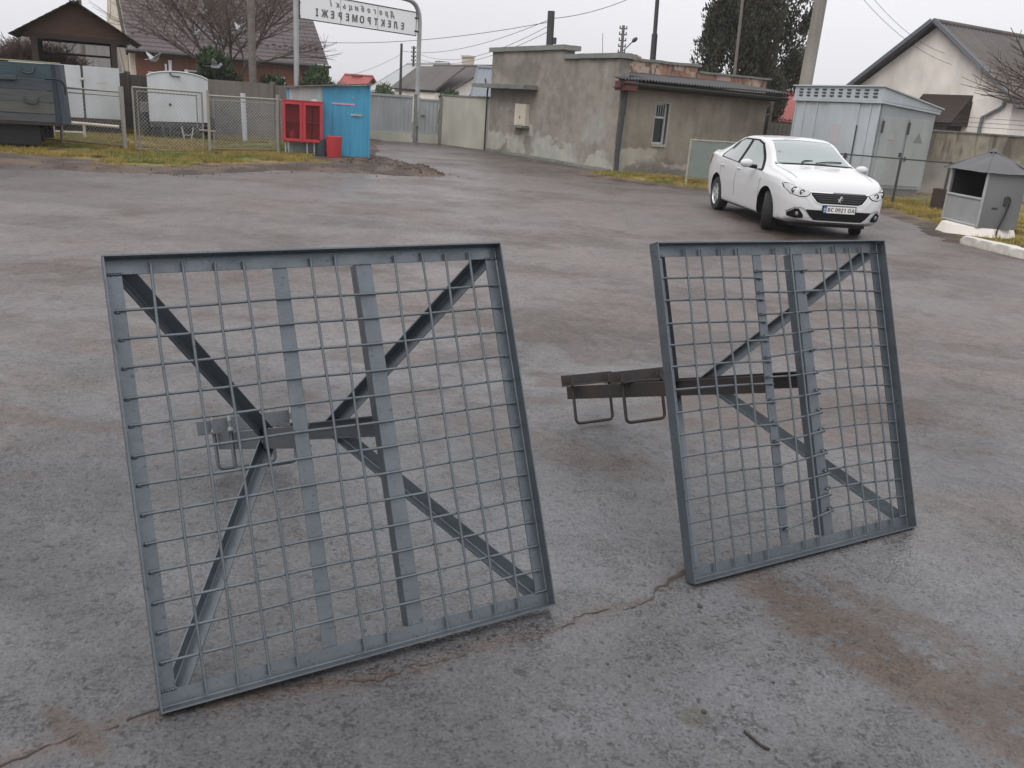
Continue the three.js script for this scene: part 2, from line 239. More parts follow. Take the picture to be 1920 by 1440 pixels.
verge('grass_verge', -20, -1.4, -34, -15, 0.08, hLeft, (x, z) => turfColour(x, z, turfLeft(x, z)), earth);
verge('grass_verge_001', 0.4, 14, -26, -11.4, 0.09, hRight, (x, z) => turfColour(x, z, turfRight(x, z)), earth);
{ // short grass: tufts nobody could count
  const tuft = []; for (let i = 0; i < 6; i++) { const a = i * 1.05, h = 0.03 + 0.018 * ((i * 7) % 3), d = 0.025, x = Math.cos(a) * 0.02, z = Math.sin(a) * 0.02; tuft.push(x - 0.006 * Math.sin(a), 0, z + 0.006 * Math.cos(a), x + 0.006 * Math.sin(a), 0, z - 0.006 * Math.cos(a), x + Math.cos(a) * d, h, z + Math.sin(a) * d); }
  const g = new THREE.BufferGeometry(); g.setAttribute('position', new THREE.Float32BufferAttribute(tuft, 3)); g.computeVertexNormals();
  const grow = (label, P, x0, x1, z0, z1, h, t, n) => {
    const list = []; for (let i = 0; i < n; i++) { const x = lerp(x0, x1, rnd()), z = lerp(z0, z1, rnd()); if (Math.hypot(x - 7.95, z + 15.7) > 0.85 && rnd() < t(x, z) * 0.9 * sstep(0.3, 0.5, fbm(x * 1.7, z * 1.7, 145, 3))) list.push([x, h(x, z), z]); }
    const im = new THREE.InstancedMesh(g, mat(1, 1, 1, 0.95), list.length), m4 = new THREE.Matrix4(), c = new THREE.Color();
    list.forEach(([x, y, z], i) => { const s = 0.6 + rnd() * 0.9; m4.compose(V(x, y - 0.005, z), new THREE.Quaternion().setFromEuler(new THREE.Euler(0, rnd() * 6.3, 0)), V(s, s * (0.7 + 0.6 * rnd()), s)); im.setMatrixAt(i, m4); const q = turfColour(x, z, 1), k = 0.9 + rnd() * 0.6; im.setColorAt(i, c.setRGB(q[0] * k, q[1] * k, q[2] * k)); });
    im.name = numbered('grass'); scene.add(im); tag(im, label, 'grass', null, 'stuff');
  };
  grow('short yellow-green grass around the chain-link fence', leftP, -14, -2, -29, -15.5, hLeft, turfLeft, 60000);
  grow('short yellowed grass between the white car and the plastered building', rightP, 0.8, 11, -24.5, -13.5, hRight, turfRight, 36000);
}

{ // loose clods of soil on the mound and along the muddy edges
  const g = new THREE.IcosahedronGeometry(1, 0), list = [];
  for (let i = 0; i < 9000; i++) { const x = lerp(-9, -1.5, rnd()), z = lerp(-24, -15.6, rnd()), e = rawEdge(x, z, leftP), m = mound(x, z); if (e > -0.4 && rnd() < (m > 0.03 ? 0.75 : e < 1 ? 0.22 : 0)) list.push([x, hLeft(x, z), z, m]); }
  const im = new THREE.InstancedMesh(g, mat(1, 1, 1, 0.95), list.length), m4 = new THREE.Matrix4(), c = new THREE.Color();
  list.forEach(([x, y, z, m], i) => { const s = 0.75 * (0.012 + 0.03 * Math.pow(rnd(), 2.5)) * (m > 0.03 ? 1.25 : 0.7), k = 0.6 + 0.8 * rnd(); m4.compose(V(x, Math.max(0, y) + s * 0.2, z), new THREE.Quaternion().setFromEuler(new THREE.Euler(rnd() * 6, rnd() * 6, 0)), V(s * (0.8 + 0.6 * rnd()), s * 0.8, s)); im.setMatrixAt(i, m4); im.setColorAt(i, c.setRGB(0.095 * k, 0.07 * k, 0.054 * k)); });
  im.name = 'soil_clods'; scene.add(im); tag(im, 'loose brown soil clods on the dirt mound beside the blue shed', 'soil', null, 'stuff');
}
// ---------------------------------------------------------------- large structure: plastered building
{
  const t = thing('plaster_building', 'low grey plastered building with stepped parapet and lean-to annex', 'building', [2.40, 0, -25.0], 0.512);
  // local: +x along the wall with the window, -z along the wall with the canopy
  const frontTex = tex(1024, 512, (u, v) => { // 8 m x 4 m, u runs against s
    const s = 8 - u * 8, y = v * 4, n = fbm(s * 1.1, y * 1.1, 151, 5), f = fbm(s * 5, y * 5, 152, 4), st = fbm(s * 5, y * 0.7, 153, 4);
    let c = mix3([0.19, 0.178, 0.157], [0.235, 0.223, 0.2], sstep(0.3, 0.66, n * 0.65 + f * 0.35));
    c = mix3(c, [0.12, 0.115, 0.10], 0.6 * sstep(0.55, 0.72, fbm(s * 0.8 + 5, y * 1.6, 154, 4)) * sstep(1.9, 2.6, y));
    c = mix3(c, [0.36, 0.375, 0.335], 0.75 * sstep(0.46, 0.56, fbm(s * 1.2, y * 2, 155, 5) + 0.30 * (0.55 - y)));
    c = mix3(c, [0.3, 0.315, 0.30], 0.5 * sstep(0.56, 0.7, fbm(s * 0.9, y * 0.9, 156, 4)) * sstep(1.9, 1.2, y));
    c = mix3(c, [0.2, 0.2, 0.14], 0.4 * sstep(0.16, 0.04, y));
    const k = 0.9 + 0.3 * (f - 0.5) + 0.16 * (st - 0.5); return [c[0] * k, c[1] * k, c[2] * k];
  }, 8, 4);
  const sideTex = tex(1024, 512, (u, v) => {
    const s = u * 8, y = v * 4, n = fbm(s * 1.3, y * 1.1, 161, 5), f = fbm(s * 5, y * 5, 162, 4), st = fbm(s * 6, y * 0.6, 163, 4);
    let c = mix3([0.165, 0.152, 0.128], [0.225, 0.21, 0.185], sstep(0.35, 0.65, n * 0.75 + st * 0.25));
    c = mix3(c, [0.33, 0.325, 0.3], 0.8 * sstep(0.5, 0.58, fbm(s * 1.4, y * 2.2, 165, 5) + 0.34 * (0.42 - y)));
    c = mix3(c, [0.09, 0.085, 0.075], 0.7 * sstep(0.5, 0.62, fbm(s * 1.6 + 3, y * 3, 166, 4)) * sstep(0.6, 0.15, y));
    const k = 0.88 + 0.26 * (f - 0.5) + 0.1 * (st - 0.5); return [c[0] * k, c[1] * k, c[2] * k];
  }, 8, 4);
  const mF = mat(1.22, 1.18, 1.14, 0.93, { map: frontTex, bumpMap: T.fineBump, bumpScale: 0.008 }), mS = mat(1.42, 1.36, 1.27, 0.93, { map: sideTex, bumpMap: T.fineBump, bumpScale: 0.008 });
  const outline = [[0, 0], [7.93, 0], [7.93, 3.31], [3.1, 3.31], [3.1, 3.04], [0.17, 3.04], [0.17, 2.28], [0, 2.28]];
  obj('wall', extr(outline, 0.35).rotateY(Math.PI / 2), mF, t); // extruded along +x, outline x along -z
  obj('wall', extr([[0.352, 0], [5.45, 0], [5.45, 2.28], [0.352, 2.28]], 0.3, [[[1.27, 0.84], [1.27, 1.96], [1.73, 1.96], [1.73, 0.84]]]).translate(0, 0, -0.302), mS, t);
  obj('wall', [b2(5.15, 5.45, 0, 2.28, -2.2, -0.304), b2(0.352, 7.4, 0, 2.98, -2.5, -2.2), b2(7.1, 7.4, 0, 2.98, -7.93, -2.502)], mS, t);
  // brick parapets with peeling render, copings
  const peel = mat(1, 1, 1, 0.95, { bumpMap: T.fineBump, bumpScale: 0.02, map: tex(512, 128, (u, v) => { const s = u * 8, y = v * 1, n = fbm(s * 2.2, y * 2.5, 171, 4), j = fbm(s * 14, y * 4, 172, 3); let c = mix3([0.3, 0.17, 0.12], [0.46, 0.34, 0.27], sstep(0.4, 0.62, n)); c = mix3(c, [0.1, 0.075, 0.065], sstep(0.56, 0.7, j) * 0.85); return c; }, 8, 1) });
  obj('parapet', b2(0.9, 4.38, 2.8, 3.15, -2.46, -2.17), peel, t); obj('parapet', b2(4.4, 7.38, 2.72, 2.98, -2.46, -2.172), peel, t);
  const slab = (x0, x1, y0, y1, z0, z1) => { const g = new THREE.BoxGeometry(x1 - x0, y1 - y0, z1 - z0, 14, 1, 14), p = g.attributes.position; for (let i = 0; i < p.count; i++) { const k = fbm(p.getX(i) * 3 + x0 * 7, p.getZ(i) * 3 + z0, 173, 2) - 0.5; p.setY(i, p.getY(i) + k * 0.035); if (Math.abs(Math.abs(p.getX(i)) - (x1 - x0) / 2) < 0.001) p.setX(i, p.getX(i) + k * 0.07); } return g.translate((x0 + x1) / 2, (y0 + y1) / 2, (z0 + z1) / 2); };
  obj('coping', slab(-0.1, 0.5, 3.31, 3.45, -8.03, -2.98), M.coping, t); obj('coping', slab(-0.1, 0.5, 3.05, 3.18, -3.09, -0.07), M.coping, t);
  obj('coping', slab(0.8, 4.45, 3.15, 3.23, -2.6, -2.12), M.coping, t); obj('coping', slab(4.45, 7.5, 2.98, 3.04, -2.6, -2.12), M.coping, t);
  obj('roof', b2(0.36, 7.4, 2.8, 2.9, -7.9, -2.6), M.coping, t);
  { // broken masonry tooth at the step of the parapet
    const g = []; for (let i = 0; i < 9; i++) g.push(rbox(0.12 + 0.1 * rnd(), 0.07, 0.12 + 0.1 * rnd(), 0.012, 0.35 + 0.5 * rnd(), 3.0 + 0.2 * rnd(), -0.3 - 0.7 * rnd(), 0, rnd(), 0)); obj('rubble', g, peel, t);
  }
  // canopy, meter box, sill
  obj('canopy', slab(-0.55, 0.02, 2.12, 2.25, -8.36, -4.58), M.coping, t);
  const mb = obj('meter_box', [rbox(0.16, 0.68, 0.74, 0.012, -0.08, 1.33, -5.39)], M.cream, t); tag(mb, 'pale meter box on the wall under the canopy');
  obj('lock', [rbox(0.03, 0.09, 0.05, 0.008, -0.17, 1.25, -5.36)], mat(0.2, 0.09, 0.05, 0.8), mb); obj('door_panel', rbox(0.012, 0.6, 0.64, 0.004, -0.163, 1.33, -5.39), M.cream, mb);
  obj('shelf', box(0.3, 0.05, 1.0, -0.15, 0.95, -5.44), M.coping, t);
  // window
  const w = obj('window', [b2(1.27, 1.32, 0.84, 1.96, -0.18, -0.1), b2(1.68, 1.73, 0.84, 1.96, -0.18, -0.1), b2(1.32, 1.68, 1.91, 1.96, -0.18, -0.1), b2(1.32, 1.68, 0.84, 0.89, -0.18, -0.1), b2(1.32, 1.68, 1.55, 1.6, -0.18, -0.1)], M.white, t);
  obj('pane', b2(1.31, 1.69, 0.87, 1.93, -0.15, -0.144), M.glass, w); obj('frame', [b2(1.73, 1.79, 0.8, 1.99, -0.1, 0.012), b2(1.24, 1.73, 0.77, 0.839, -0.1, 0.06), b2(1.24, 1.27, 0.84, 1.99, -0.1, 0.01), b2(1.27, 1.73, 1.961, 1.99, -0.1, 0.01)], mat(0.4, 0.39, 0.37, 0.7, { map: T.grime }), w);
  const gr = []; for (let i = 0; i < 5; i++) gr.push(bar(V(1.34 + i * 0.08, 1.6, -0.07), V(1.34 + i * 0.08, 1.95, -0.07), 0.007)); obj('grille', gr, M.white, w);
  obj('curtain', quadStrip([0, 1].map((r) => Array.from({ length: 15 }, (_, i) => V(1.52 + i * 0.011, 0.9 + r * 0.55 * (1 - 0.04 * Math.abs(i - 7)), -0.2 - 0.012 * Math.sin(i * 1.7))))), M.white, w);
  obj('backing', b2(1.2, 1.8, 0.8, 2, -0.5, -0.48), M.black, w);
  // annex roof: corrugated sheets on rafters, gutter, downpipe
  const roofRows = []; for (const [z, y] of [[0.5, 2.5], [-2.16, 2.78]]) roofRows.push(Array.from({ length: 207 }, (_, i) => V(0.37 + i * 0.026, y + 0.03 * Math.sin(i * 1.5708) + 0.02 * vnoise(i * 0.1, z, 174), z)));
  obj('roof', [quadStrip(roofRows), quadStrip([[0.02, 2.55], [0.5, 2.5]].map(([z, y]) => Array.from({ length: 27 }, (_, i) => V(-0.3 + i * 0.0257, y + 0.03 * Math.sin(i * 1.5708), z))))], M.darksteel, t);
  obj('roof', [b2(-0.28, 5.65, 2.27, 2.46, 0.36, 0.4), b2(-0.28, 5.65, 2.27, 2.29, 0.01, 0.359)], M.darkwood, t);
  const gut = []; for (let k = 0; k <= 8; k++) gut.push([V(-0.3, 2.40 - 0.06 * Math.sin(k * Math.PI / 8), 0.5 - 0.06 * Math.cos(k * Math.PI / 8)), V(5.72, 2.36 - 0.06 * Math.sin(k * Math.PI / 8), 0.5 - 0.06 * Math.cos(k * Math.PI / 8))]);
  obj('gutter', [quadStrip(gut), bar(V(-0.3, 2.41, 0.56), V(5.72, 2.37, 0.56), 0.012)], M.darksteel, t);
  const eb = obj('eave_box', [rbox(0.42, 0.24, 0.5, 0.01, -0.02, 2.33, 0.28)], mat(0.14, 0.035, 0.035, 0.7, { map: T.rust }), t); obj('flashing', rbox(0.5, 0.08, 0.4, 0.02, 0.12, 2.5, 0.25, 0.1, 0, 0.1), M.darksteel, eb);
  obj('downpipe', [bar(V(0.12, 2.25, 0.1), V(0.04, 0.55, 0.1), 0.06, 0.06, 12), bar(V(0.04, 0.56, 0.1), V(0.02, 0.06, 0.16), 0.066, 0.06, 12), bar(V(0.1, 1.6, 0.1), V(0.1, 1.66, 0.1), 0.075, 0.075, 12), bar(V(0.045, 0.6, 0.1), V(0.045, 0.66, 0.1), 0.075, 0.075, 12)], M.darksteel, t);
  obj('plinth', slab(-0.04, 0.35, -0.05, 0.09, -7.9, -0.1), M.coping, t);
  obj('aerial', bar(V(0.3, 3.1, -1.5), V(0.3, 3.75, -1.6), 0.008), M.darksteel, t);
}
// pale wall and grey gate at the end of the drive
{
  const ang = Math.atan2(-0.727, 0.687), t = thing('garden_wall', 'short pale green concrete wall between grey gate and plastered building', 'wall', [-3.4, 0, -34], ang);
  obj('wall', b2(0, 2.8, -0.05, 1.77, -0.2, 0), M.pale, t); obj('coping', b2(-0.03, 2.8, 1.77, 1.82, -0.24, 0.04), M.coping, t);
  obj('post', [bar(V(2.7, 0, 0.08), V(2.7, 2.0, 0.08), 0.03), tube([V(2.7, 2.0, 0.08), V(2.68, 2.14, 0.05), V(2.5, 2.3, 0), V(2.45, 2.42, 0)], 0.03)], M.darksteel, t);
}
{
  const t = thing('metal_gate', 'grey corrugated metal gate with concrete base across the drive', 'gate', [-6.05, 0, -33.41], 0.223);
  const sheet = (x0, x1, y0, y1, name) => obj(name, quadStrip([y0, y1].map((y) => Array.from({ length: Math.round((x1 - x0) / 0.02) + 1 }, (_, i) => V(x0 + i * 0.02, y, 0.012 * Math.max(-0.6, Math.min(0.6, 1.6 * Math.sin(i * 0.82))))))), M.greygate, t);
  sheet(-0.9, 1.62, 0.37, 1.62, 'gate_leaf'); sheet(1.87, 2.6, 0.39, 1.56, 'wicket_leaf');
  obj('rail', [b2(-0.9, 1.64, 1.6, 1.68, -0.04, 0.04), b2(-0.9, 1.64, 0.34, 0.38, -0.03, 0.03), b2(1.85, 2.62, 1.55, 1.61, -0.03, 0.03), b2(1.85, 2.62, 0.36, 0.4, -0.03, 0.03)], M.greygate, t);
  obj('base', [b2(-0.9, 1.6, -0.05, 0.33, -0.1, 0.1), b2(1.86, 2.62, -0.05, 0.3, -0.1, 0.1)], M.pale, t);
  obj('post', rbox(0.12, 1.75, 0.12, 0.01, 1.73, 0.875, 0), M.coping, t); obj('post', rbox(0.14, 1.7, 0.14, 0.01, 2.7, 0.85, 0), M.concrete, t);
  obj('handle', [b2(1.95, 2.1, 0.98, 1.01, 0.02, 0.06)], M.darksteel, t);
}
// panel fence of old concrete behind the trailer, wall at right, board fence
{
  const t = thing('concrete_fence', 'old grey concrete panel fence behind the white tank trailer', 'fence', [-15.2, 0, -28.6], 0.02);
  for (let i = 0; i < 4; i++) { obj('panel', b2(i * 2.3 + 0.07, i * 2.3 + 2.23, -0.05, 1.74 - 0.03 * (i % 2), -0.12, 0), M.oldconc, t); obj('post', b2(i * 2.3 - 0.06, i * 2.3 + 0.06, -0.05, 1.8, -0.16, 0.05), M.oldconc, t); }
}
{
  const t = thing('concrete_wall', 'stained concrete wall behind the grey metal booth', 'wall', [9.6, 0, -25.2], -0.03);
  obj('wall', b2(0, 9, -0.05, 1.74, -0.2, 0), mat(0.42, 0.39, 0.34, 0.92, { map: tex(1024, 256, (u, v) => { const s = u * 8, y = v * 2, st = fbm(s * 6, y * 0.8, 181, 4), n = fbm(s * 1.2, y * 1.4, 182, 5); let c = mix3([0.55, 0.53, 0.48], [1.05, 1.02, 0.98], sstep(0.34, 0.66, n)); c = mix3(c, [0.3, 0.28, 0.24], 0.8 * sstep(0.48, 0.66, st) * sstep(0.5, 1.5, y)); c = mix3(c, [1.3, 1.2, 1.05], 0.5 * sstep(0.58, 0.7, fbm(s * 8, y, 183, 3)) * sstep(0.9, 1.5, y)); return [clamp(c[0] * 0.75), clamp(c[1] * 0.75), clamp(c[2] * 0.75)]; }, 8, 2), bumpMap: T.fineBump, bumpScale: 0.006 }), t);
  obj('coping', b2(-0.02, 9, 1.74, 1.78, -0.24, 0.04), M.coping, t);
  const bw = []; for (let k = 0; k < 3; k++) bw.push(tube([V(0, 1.95 + k * 0.12, -0.1), V(2.2, 1.92 + k * 0.12, -0.1), V(4.5, 1.93 + k * 0.12, -0.1), V(9, 1.9 + k * 0.12, -0.1)], 0.006, 4)); obj('barbed_wire', bw, M.darksteel, t);
  for (const x of [0.9, 5]) obj('post', bar(V(x, 1.74, -0.1), V(x - 0.12, 2.35, -0.1), 0.02), M.darksteel, t);
}
{
  const t = thing('board_fence', 'weathered board fence between lean-to annex and grey transformer kiosk', 'fence', [7.1, 0, -28.3], 0.25);
  for (let i = 0; i < 12; i++) obj('board', b2(i * 0.15, i * 0.15 + 0.135, 0, 1.62 + 0.06 * rnd(), -0.02 - 0.004 * (i % 2), 0.01), M.greywood, t);
  obj('rail', [b2(0, 1.8, 0.4, 0.5, -0.07, -0.025), b2(0, 1.8, 1.3, 1.4, -0.07, -0.025)], M.greywood, t);
  obj('post', b2(0.3, 0.4, 0, 2.5, 0.012, 0.1), M.greywood, t); obj('brace', bar(V(-0.4, 1.5, 0.1), V(0.3, 1.9, 0.1), 0.03), M.greywood, t);
}
// ---------------------------------------------------------------- houses
function roofTiles(w, l, px, py, amp) { // metal tile sheet: waves across x, steps up y; w along x, l up the slope
  const nx = Math.round(w / px) * 4, ny = Math.round(l / py), rows = [];
  for (let j = 0; j < ny; j++) for (const [f, h] of [[0.001, amp * 0.9], [0.9, 0.1 * amp], [0.999, 0]]) rows.push(Array.from({ length: nx + 1 }, (_, i) => V(i * w / nx, (j + f) * py, h + amp * 0.8 * Math.abs(Math.sin((i / 4) * Math.PI)))));
  return quadStrip(rows);
}
{
  const t = thing('tiled_house', 'brick house under a huge steep brown tiled roof', 'house', [-22.6, 0, -50.6], 0.52);
  // local +x along the eave (to the right and away), roof climbs towards -z
  const L = 11.2, a = 0.68, up = 12;
  const rt = roofTiles(L, up, 0.3, 0.36, 0.03); rt.rotateX(a - Math.PI / 2).translate(0, 0, 0); rt.rotateX(0);
  const R = obj('roof', rt.applyMatrix4(new THREE.Matrix4().makeTranslation(0, 3.05, 0.7)), M.roofBrown, t);
  obj('gutter', bar(V(-0.2, 2.98, 0.78), V(L + 0.1, 2.98, 0.78), 0.08), M.darksteel, R);
  for (let i = 0; i < 30; i++) obj('snow_guard', box(0.16, 0.1, 0.05, 0.3 + i * 0.37, 3.05 + 0.86 + (i % 2) * 0.1, 0.7 - 0.83), M.darksteel, R);
  obj('barge_board', [prism([[0, 0], [0.35, 0], [0.35, 0.12], [0, 0.12]], V(-0.05, 3.0, 0.75), V(-0.05, 3.0 + up * Math.sin(a), 0.75 - up * Math.cos(a)), V(0, -1, 0))], M.darkwood, t);
  obj('wall', [b2(0.4, L - 0.5, -0.05, 3.3, -8, -0.02)], M.brick, t);
  obj('wall', [extr([[0.1, 0], [-16, 0], [-16, 2.9], [-8, 8.6], [-0.3, 2.9]], 0.3).rotateY(-Math.PI / 2).translate(0.38, 0, 0)], M.cream, t);
  obj('wing', [b2(-0.5, 0.05, -0.05, 3.6, -6, -0.9)], M.cream, t);
  obj('soffit', b2(-0.1, L, 2.86, 2.92, -0.1, 0.75), M.darkwood, t);
  for (const x of [3, 7.5]) { const w = obj('window', b2(x, x + 1.2, 0.9, 2.2, -0.02, 0.04), M.white, t); obj('pane', b2(x + 0.08, x + 1.12, 0.98, 2.12, 0.04, 0.05), M.glass, w); }
}
function house(label, pos, turn, w, d, h, rise, o = {}) { // ridge along local x; gables at both ends unless turned
  const t = thing('house', label, 'house', pos, turn, o.group), ov = 0.4;
  obj('wall', b2(0, w, -1, h, -d, 0), o.wall ?? M.housewhite, t);
  for (const x of [0, w]) obj('gable', extr([[0, h], [d, h], [d / 2, h + rise]], 0.2).rotateY(Math.PI / 2).translate(x - (x ? 0.2 : 0), 0, 0), o.wall ?? M.housewhite, t);
  const sl = Math.hypot(d / 2, rise), ux = (ov * rise) / (d / 2);
  for (const s of [0, 1]) {
    const z0 = s ? -d - ov : ov, rows = []; for (let j = 0; j <= 1; j++) rows.push(Array.from({ length: Math.round((w + 2 * ov) / 0.06) }, (_, i) => V(-ov + i * 0.06, lerp(h - ux, h + rise, j) + 0.1 + (o.wave ?? 0.02) * Math.sin(i * 1.57), lerp(z0, -d / 2, j))));
    const edge = [V(-ov, h - ux, z0), V(w + ov, h - ux, z0)];
    obj('roof', [quadStrip(rows), prism([[0, 0], [0.14, 0], [0.14, 0.05], [0, 0.05]], V(-ov, h - ux, z0), V(-ov, h + rise, -d / 2), V(0, 1, 0)), prism([[0, 0], [0.14, 0], [0.14, 0.05], [0, 0.05]], V(w + ov, h - ux, z0), V(w + ov, h + rise, -d / 2), V(0, 1, 0)), bar(edge[0], edge[1], 0.06)], o.roof ?? M.asbestos, t);
  }
  for (const [x, y, s] of o.windows ?? []) { const q = s === 'front' ? b2(x, x + 1, y, y + 1.2, 0, 0.05) : b2(s === 'end' ? w : -0.05, s === 'end' ? w + 0.05 : 0, y, y + 1.1, x, x + 0.9), n = obj('window', q, M.white, t); const c = V(); new THREE.Box3().setFromObject(n); obj('pane', s === 'front' ? b2(x + 0.1, x + 0.9, y + 0.1, y + 1.1, 0.05, 0.06) : b2(s === 'end' ? w + 0.05 : -0.06, s === 'end' ? w + 0.06 : -0.05, y + 0.1, y + 1, x + 0.1, x + 0.8), M.glass, n); }
  obj('ridge_cap', bar(V(-ov, h + rise + 0.1, -d / 2), V(w + ov, h + rise + 0.1, -d / 2), 0.11), o.roof ?? M.asbestos, t);
  if (o.chimney) { const [x, y, z] = o.chimney; obj('chimney', [b2(x, x + 0.7, h, y, z - 0.6, z), b2(x - 0.06, x + 0.76, y, y + 0.12, z - 0.66, z + 0.06)], o.chimneyMat ?? M.brick, t); }
  return t;
}
house('small far house with bright red roof above the blue shed', [-15.3, 0, -72], -0.25, 1.7, 3, 1.9, 0.9, { roof: M.redroof, wave: 0.03, wall: M.cream, chimney: [0.4, 2.85, -1.2], chimneyMat: M.redroof, windows: [[0.4, 0.4, 'front']] });
house('far house with pale grey roof and small red chimney', [-12.4, 0, -70], -1.05, 7, 6, 2.0, 1.9, { roof: M.galv, wall: M.concrete, chimney: [4.2, 4.1, -3.4], windows: [[2, 0.7, 'front']] });
{ const t = house('far white gabled house with dark grey roof behind the gate', [-9.2, 0, -64], -1.0, 7.5, 5.2, 2.2, 1.5, { roof: M.asbestos, wall: M.housewhite, chimney: [3.2, 4.4, -2.9], chimneyMat: M.cream, windows: [[-2.6, 1.8, 'end'], [2.2, 0.8, 'front']] });
  obj('porch_roof', prism([[0, 0], [2.6, 0], [2.6, 0.1], [0, 0.1]], V(1, 2.0, 1.4), V(7.9, 2.0, 1.4), V(0, 0.75, -1)), M.asbestos, t); obj('porch_wall', b2(1.4, 7.5, -1, 1.95, 0, 1.2), M.housewhite, t); }
house('far low house with blue-grey roof beside the plastered building', [-2.9, 0, -48], -0.05, 5, 5, 2.0, 1.3, { roof: M.bluegrey, wall: M.cream });
{ // white house on the right: gable towards the yard, ridge running back to the right
  const t = house('white house with steep gable and grey roof beyond the concrete wall', [12.9 + 5.0, 0, -32.9], 0.559, 14, 7.2, 3.05, 2.58, { roof: M.asbestos, wave: 0.03, wall: M.housewhite });
  t.position.set(17.32, 0, -32.95);
  const q = obj('porch_roof', [prism([[0, 0], [1.5, 0], [1.5, 0.12], [0, 0.12]], V(-0.95, 2.0, -3.7), V(-0.95, 2.0, -1.6), V(1, 1.0, 0)), extr([[-1.0, 2.0], [0, 2.0], [0, 2.9]], 0.06).translate(0, 0, -1.62)], M.darkwood, t);
  obj('porch_wall', b2(-0.9, 0, -0.5, 2.0, -3.5, -1.8), M.darkwood, t); obj('downpipe', tube([V(-0.08, 2.95, -0.3), V(-0.1, 2.75, -0.35), V(-0.1, 2.4, -0.9), V(-0.1, 2.2, -1.0), V(-0.1, 0, -1.0)], 0.06, 8), M.bluegrey, t);
  const bg = obj('barge_board', [prism([[0, 0], [0.15, 0], [0.15, 0.05], [0, 0.05]], V(-0.47, 2.72, 0.45), V(-0.47, 5.7, -3.6), V(0, 1, 0)), prism([[0, 0], [0.15, 0], [0.15, 0.05], [0, 0.05]], V(-0.47, 2.72, -7.65), V(-0.47, 5.7, -3.6), V(0, 1, 0))], M.bluegrey, t);
}
house('low red roofed house glimpsed beside the transformer kiosk', [9.2, 0, -40], 0.3, 5, 4, 1.9, 1.0, { roof: M.redroof, wave: 0.03, wall: M.cream });
house('grey slate roofed house seen through the open wooden pavilion', [-23.4, 0, -42], 0.5, 3.6, 5, 1.9, 1.3, { roof: M.asbestos, wall: M.cream, windows: [[2.4, 0.7, 'front'], [0.8, 0.7, 'front']] });

// ---------------------------------------------------------------- portal with mirrored sign
{
  const t = thing('sign_gantry', 'grey pipe portal over the drive with bent top corner', 'gantry', [-4.43, 0, -34.8]);
  const A = V(0, 0, 0), ax = V(-7.84 + 4.43, 0, 4.8), up = (p, y) => V(p.x, y, p.z);
  const along = (k, y) => V(ax.x * k, y, ax.z * k);
  obj('pipe', [tube([along(0, -0.1), along(0, 1.5), along(0, 3), along(0, 4.2), along(0.01, 4.62), along(0.045, 4.9), along(0.11, 5.02), along(0.3, 5.05), along(0.7, 5.05), along(0.9, 5.02), along(0.97, 4.9), along(1, 4.6), along(1, 4.2), along(1, 2), along(1, -0.1)], 0.085, 10, 90, 0.3)], M.galv, t);
  obj('clamp', [bar(along(-0.004, 4.44), along(0.05, 4.44), 0.035), bar(along(-0.004, 3.98), along(0.05, 3.98), 0.035), bar(along(0.97, 4.3), along(1, 4.3), 0.03), bar(along(0.97, 3.9), along(1, 3.9), 0.03)], M.darksteel, t);
  obj('junction_box', rbox(0.25, 1.1, 0.18, 0.02, 0.02, 1.1, 0.12), M.galv, t);
  const len = Math.hypot(ax.x, ax.z), turn = Math.atan2(-ax.z, ax.x);
  const s = thing('name_sign', 'white sign with dark mirrored lettering hung in the pipe portal', 'sign', [-4.43, 0, -34.8], turn);
  // local +x runs from the far post to the near post; the sign is read from outside, so from here it is mirrored
  const H0 = 3.84, H1 = 4.62, x0 = 0.22, x1 = len - 0.15;
  obj('panel', b2(x0, x1, H0, H1, -0.012, 0.012), mat(0.86, 0.86, 0.87, 0.5), s);
  obj('frame', [b2(x0 - 0.03, x1 + 0.03, H0 - 0.03, H0, -0.025, 0.025), b2(x0 - 0.03, x1 + 0.03, H1, H1 + 0.03, -0.025, 0.025), b2(x0 - 0.03, x0, H0, H1, -0.025, 0.025), b2(x1, x1 + 0.03, H0, H1, -0.025, 0.025)], M.darksteel, s);
  for (const k of [0.36, 0.68]) obj('seam', b2(lerp(x0, x1, k) - 0.006, lerp(x0, x1, k) + 0.006, H0, H1, -0.018, 0.018), M.bluegrey, s);
  const bold = await new FontLoader().loadAsync('fonts/droid/droid_sans_bold.typeface.json'), lm = mat(0.12, 0.12, 0.13, 0.7), lm2 = mat(0.2, 0.2, 0.21, 0.7);
  const word = (text, size, xa, xb, y, slant, m) => { const n = [...text].length; [...text].forEach((ch, i) => { const g = new TextGeometry(ch, { font: bold, size, depth: 0.05, curveSegments: 3 }); g.computeBoundingBox(); g.translate(-(g.boundingBox.min.x + g.boundingBox.max.x) / 2, 0, -0.025); if (slant) g.applyMatrix4(new THREE.Matrix4().set(1, slant, 0, 0, 0, 1, 0, 0, 0, 0, 1, 0, 0, 0, 0, 1)); g.translate(lerp(xa, xb, i / (n - 1)), y, 0); obj('letter', g, m, s); }); };
  word('ЕЛЕКТРОМЕРЕЖІ', 0.24, x0 + 0.72, x1 - 0.72, H0 + 0.13, 0, lm); word('Дрогобицькі', 0.19, x0 + 1.25, x1 - 1.35, H0 + 0.5, 0.25, lm2);
}
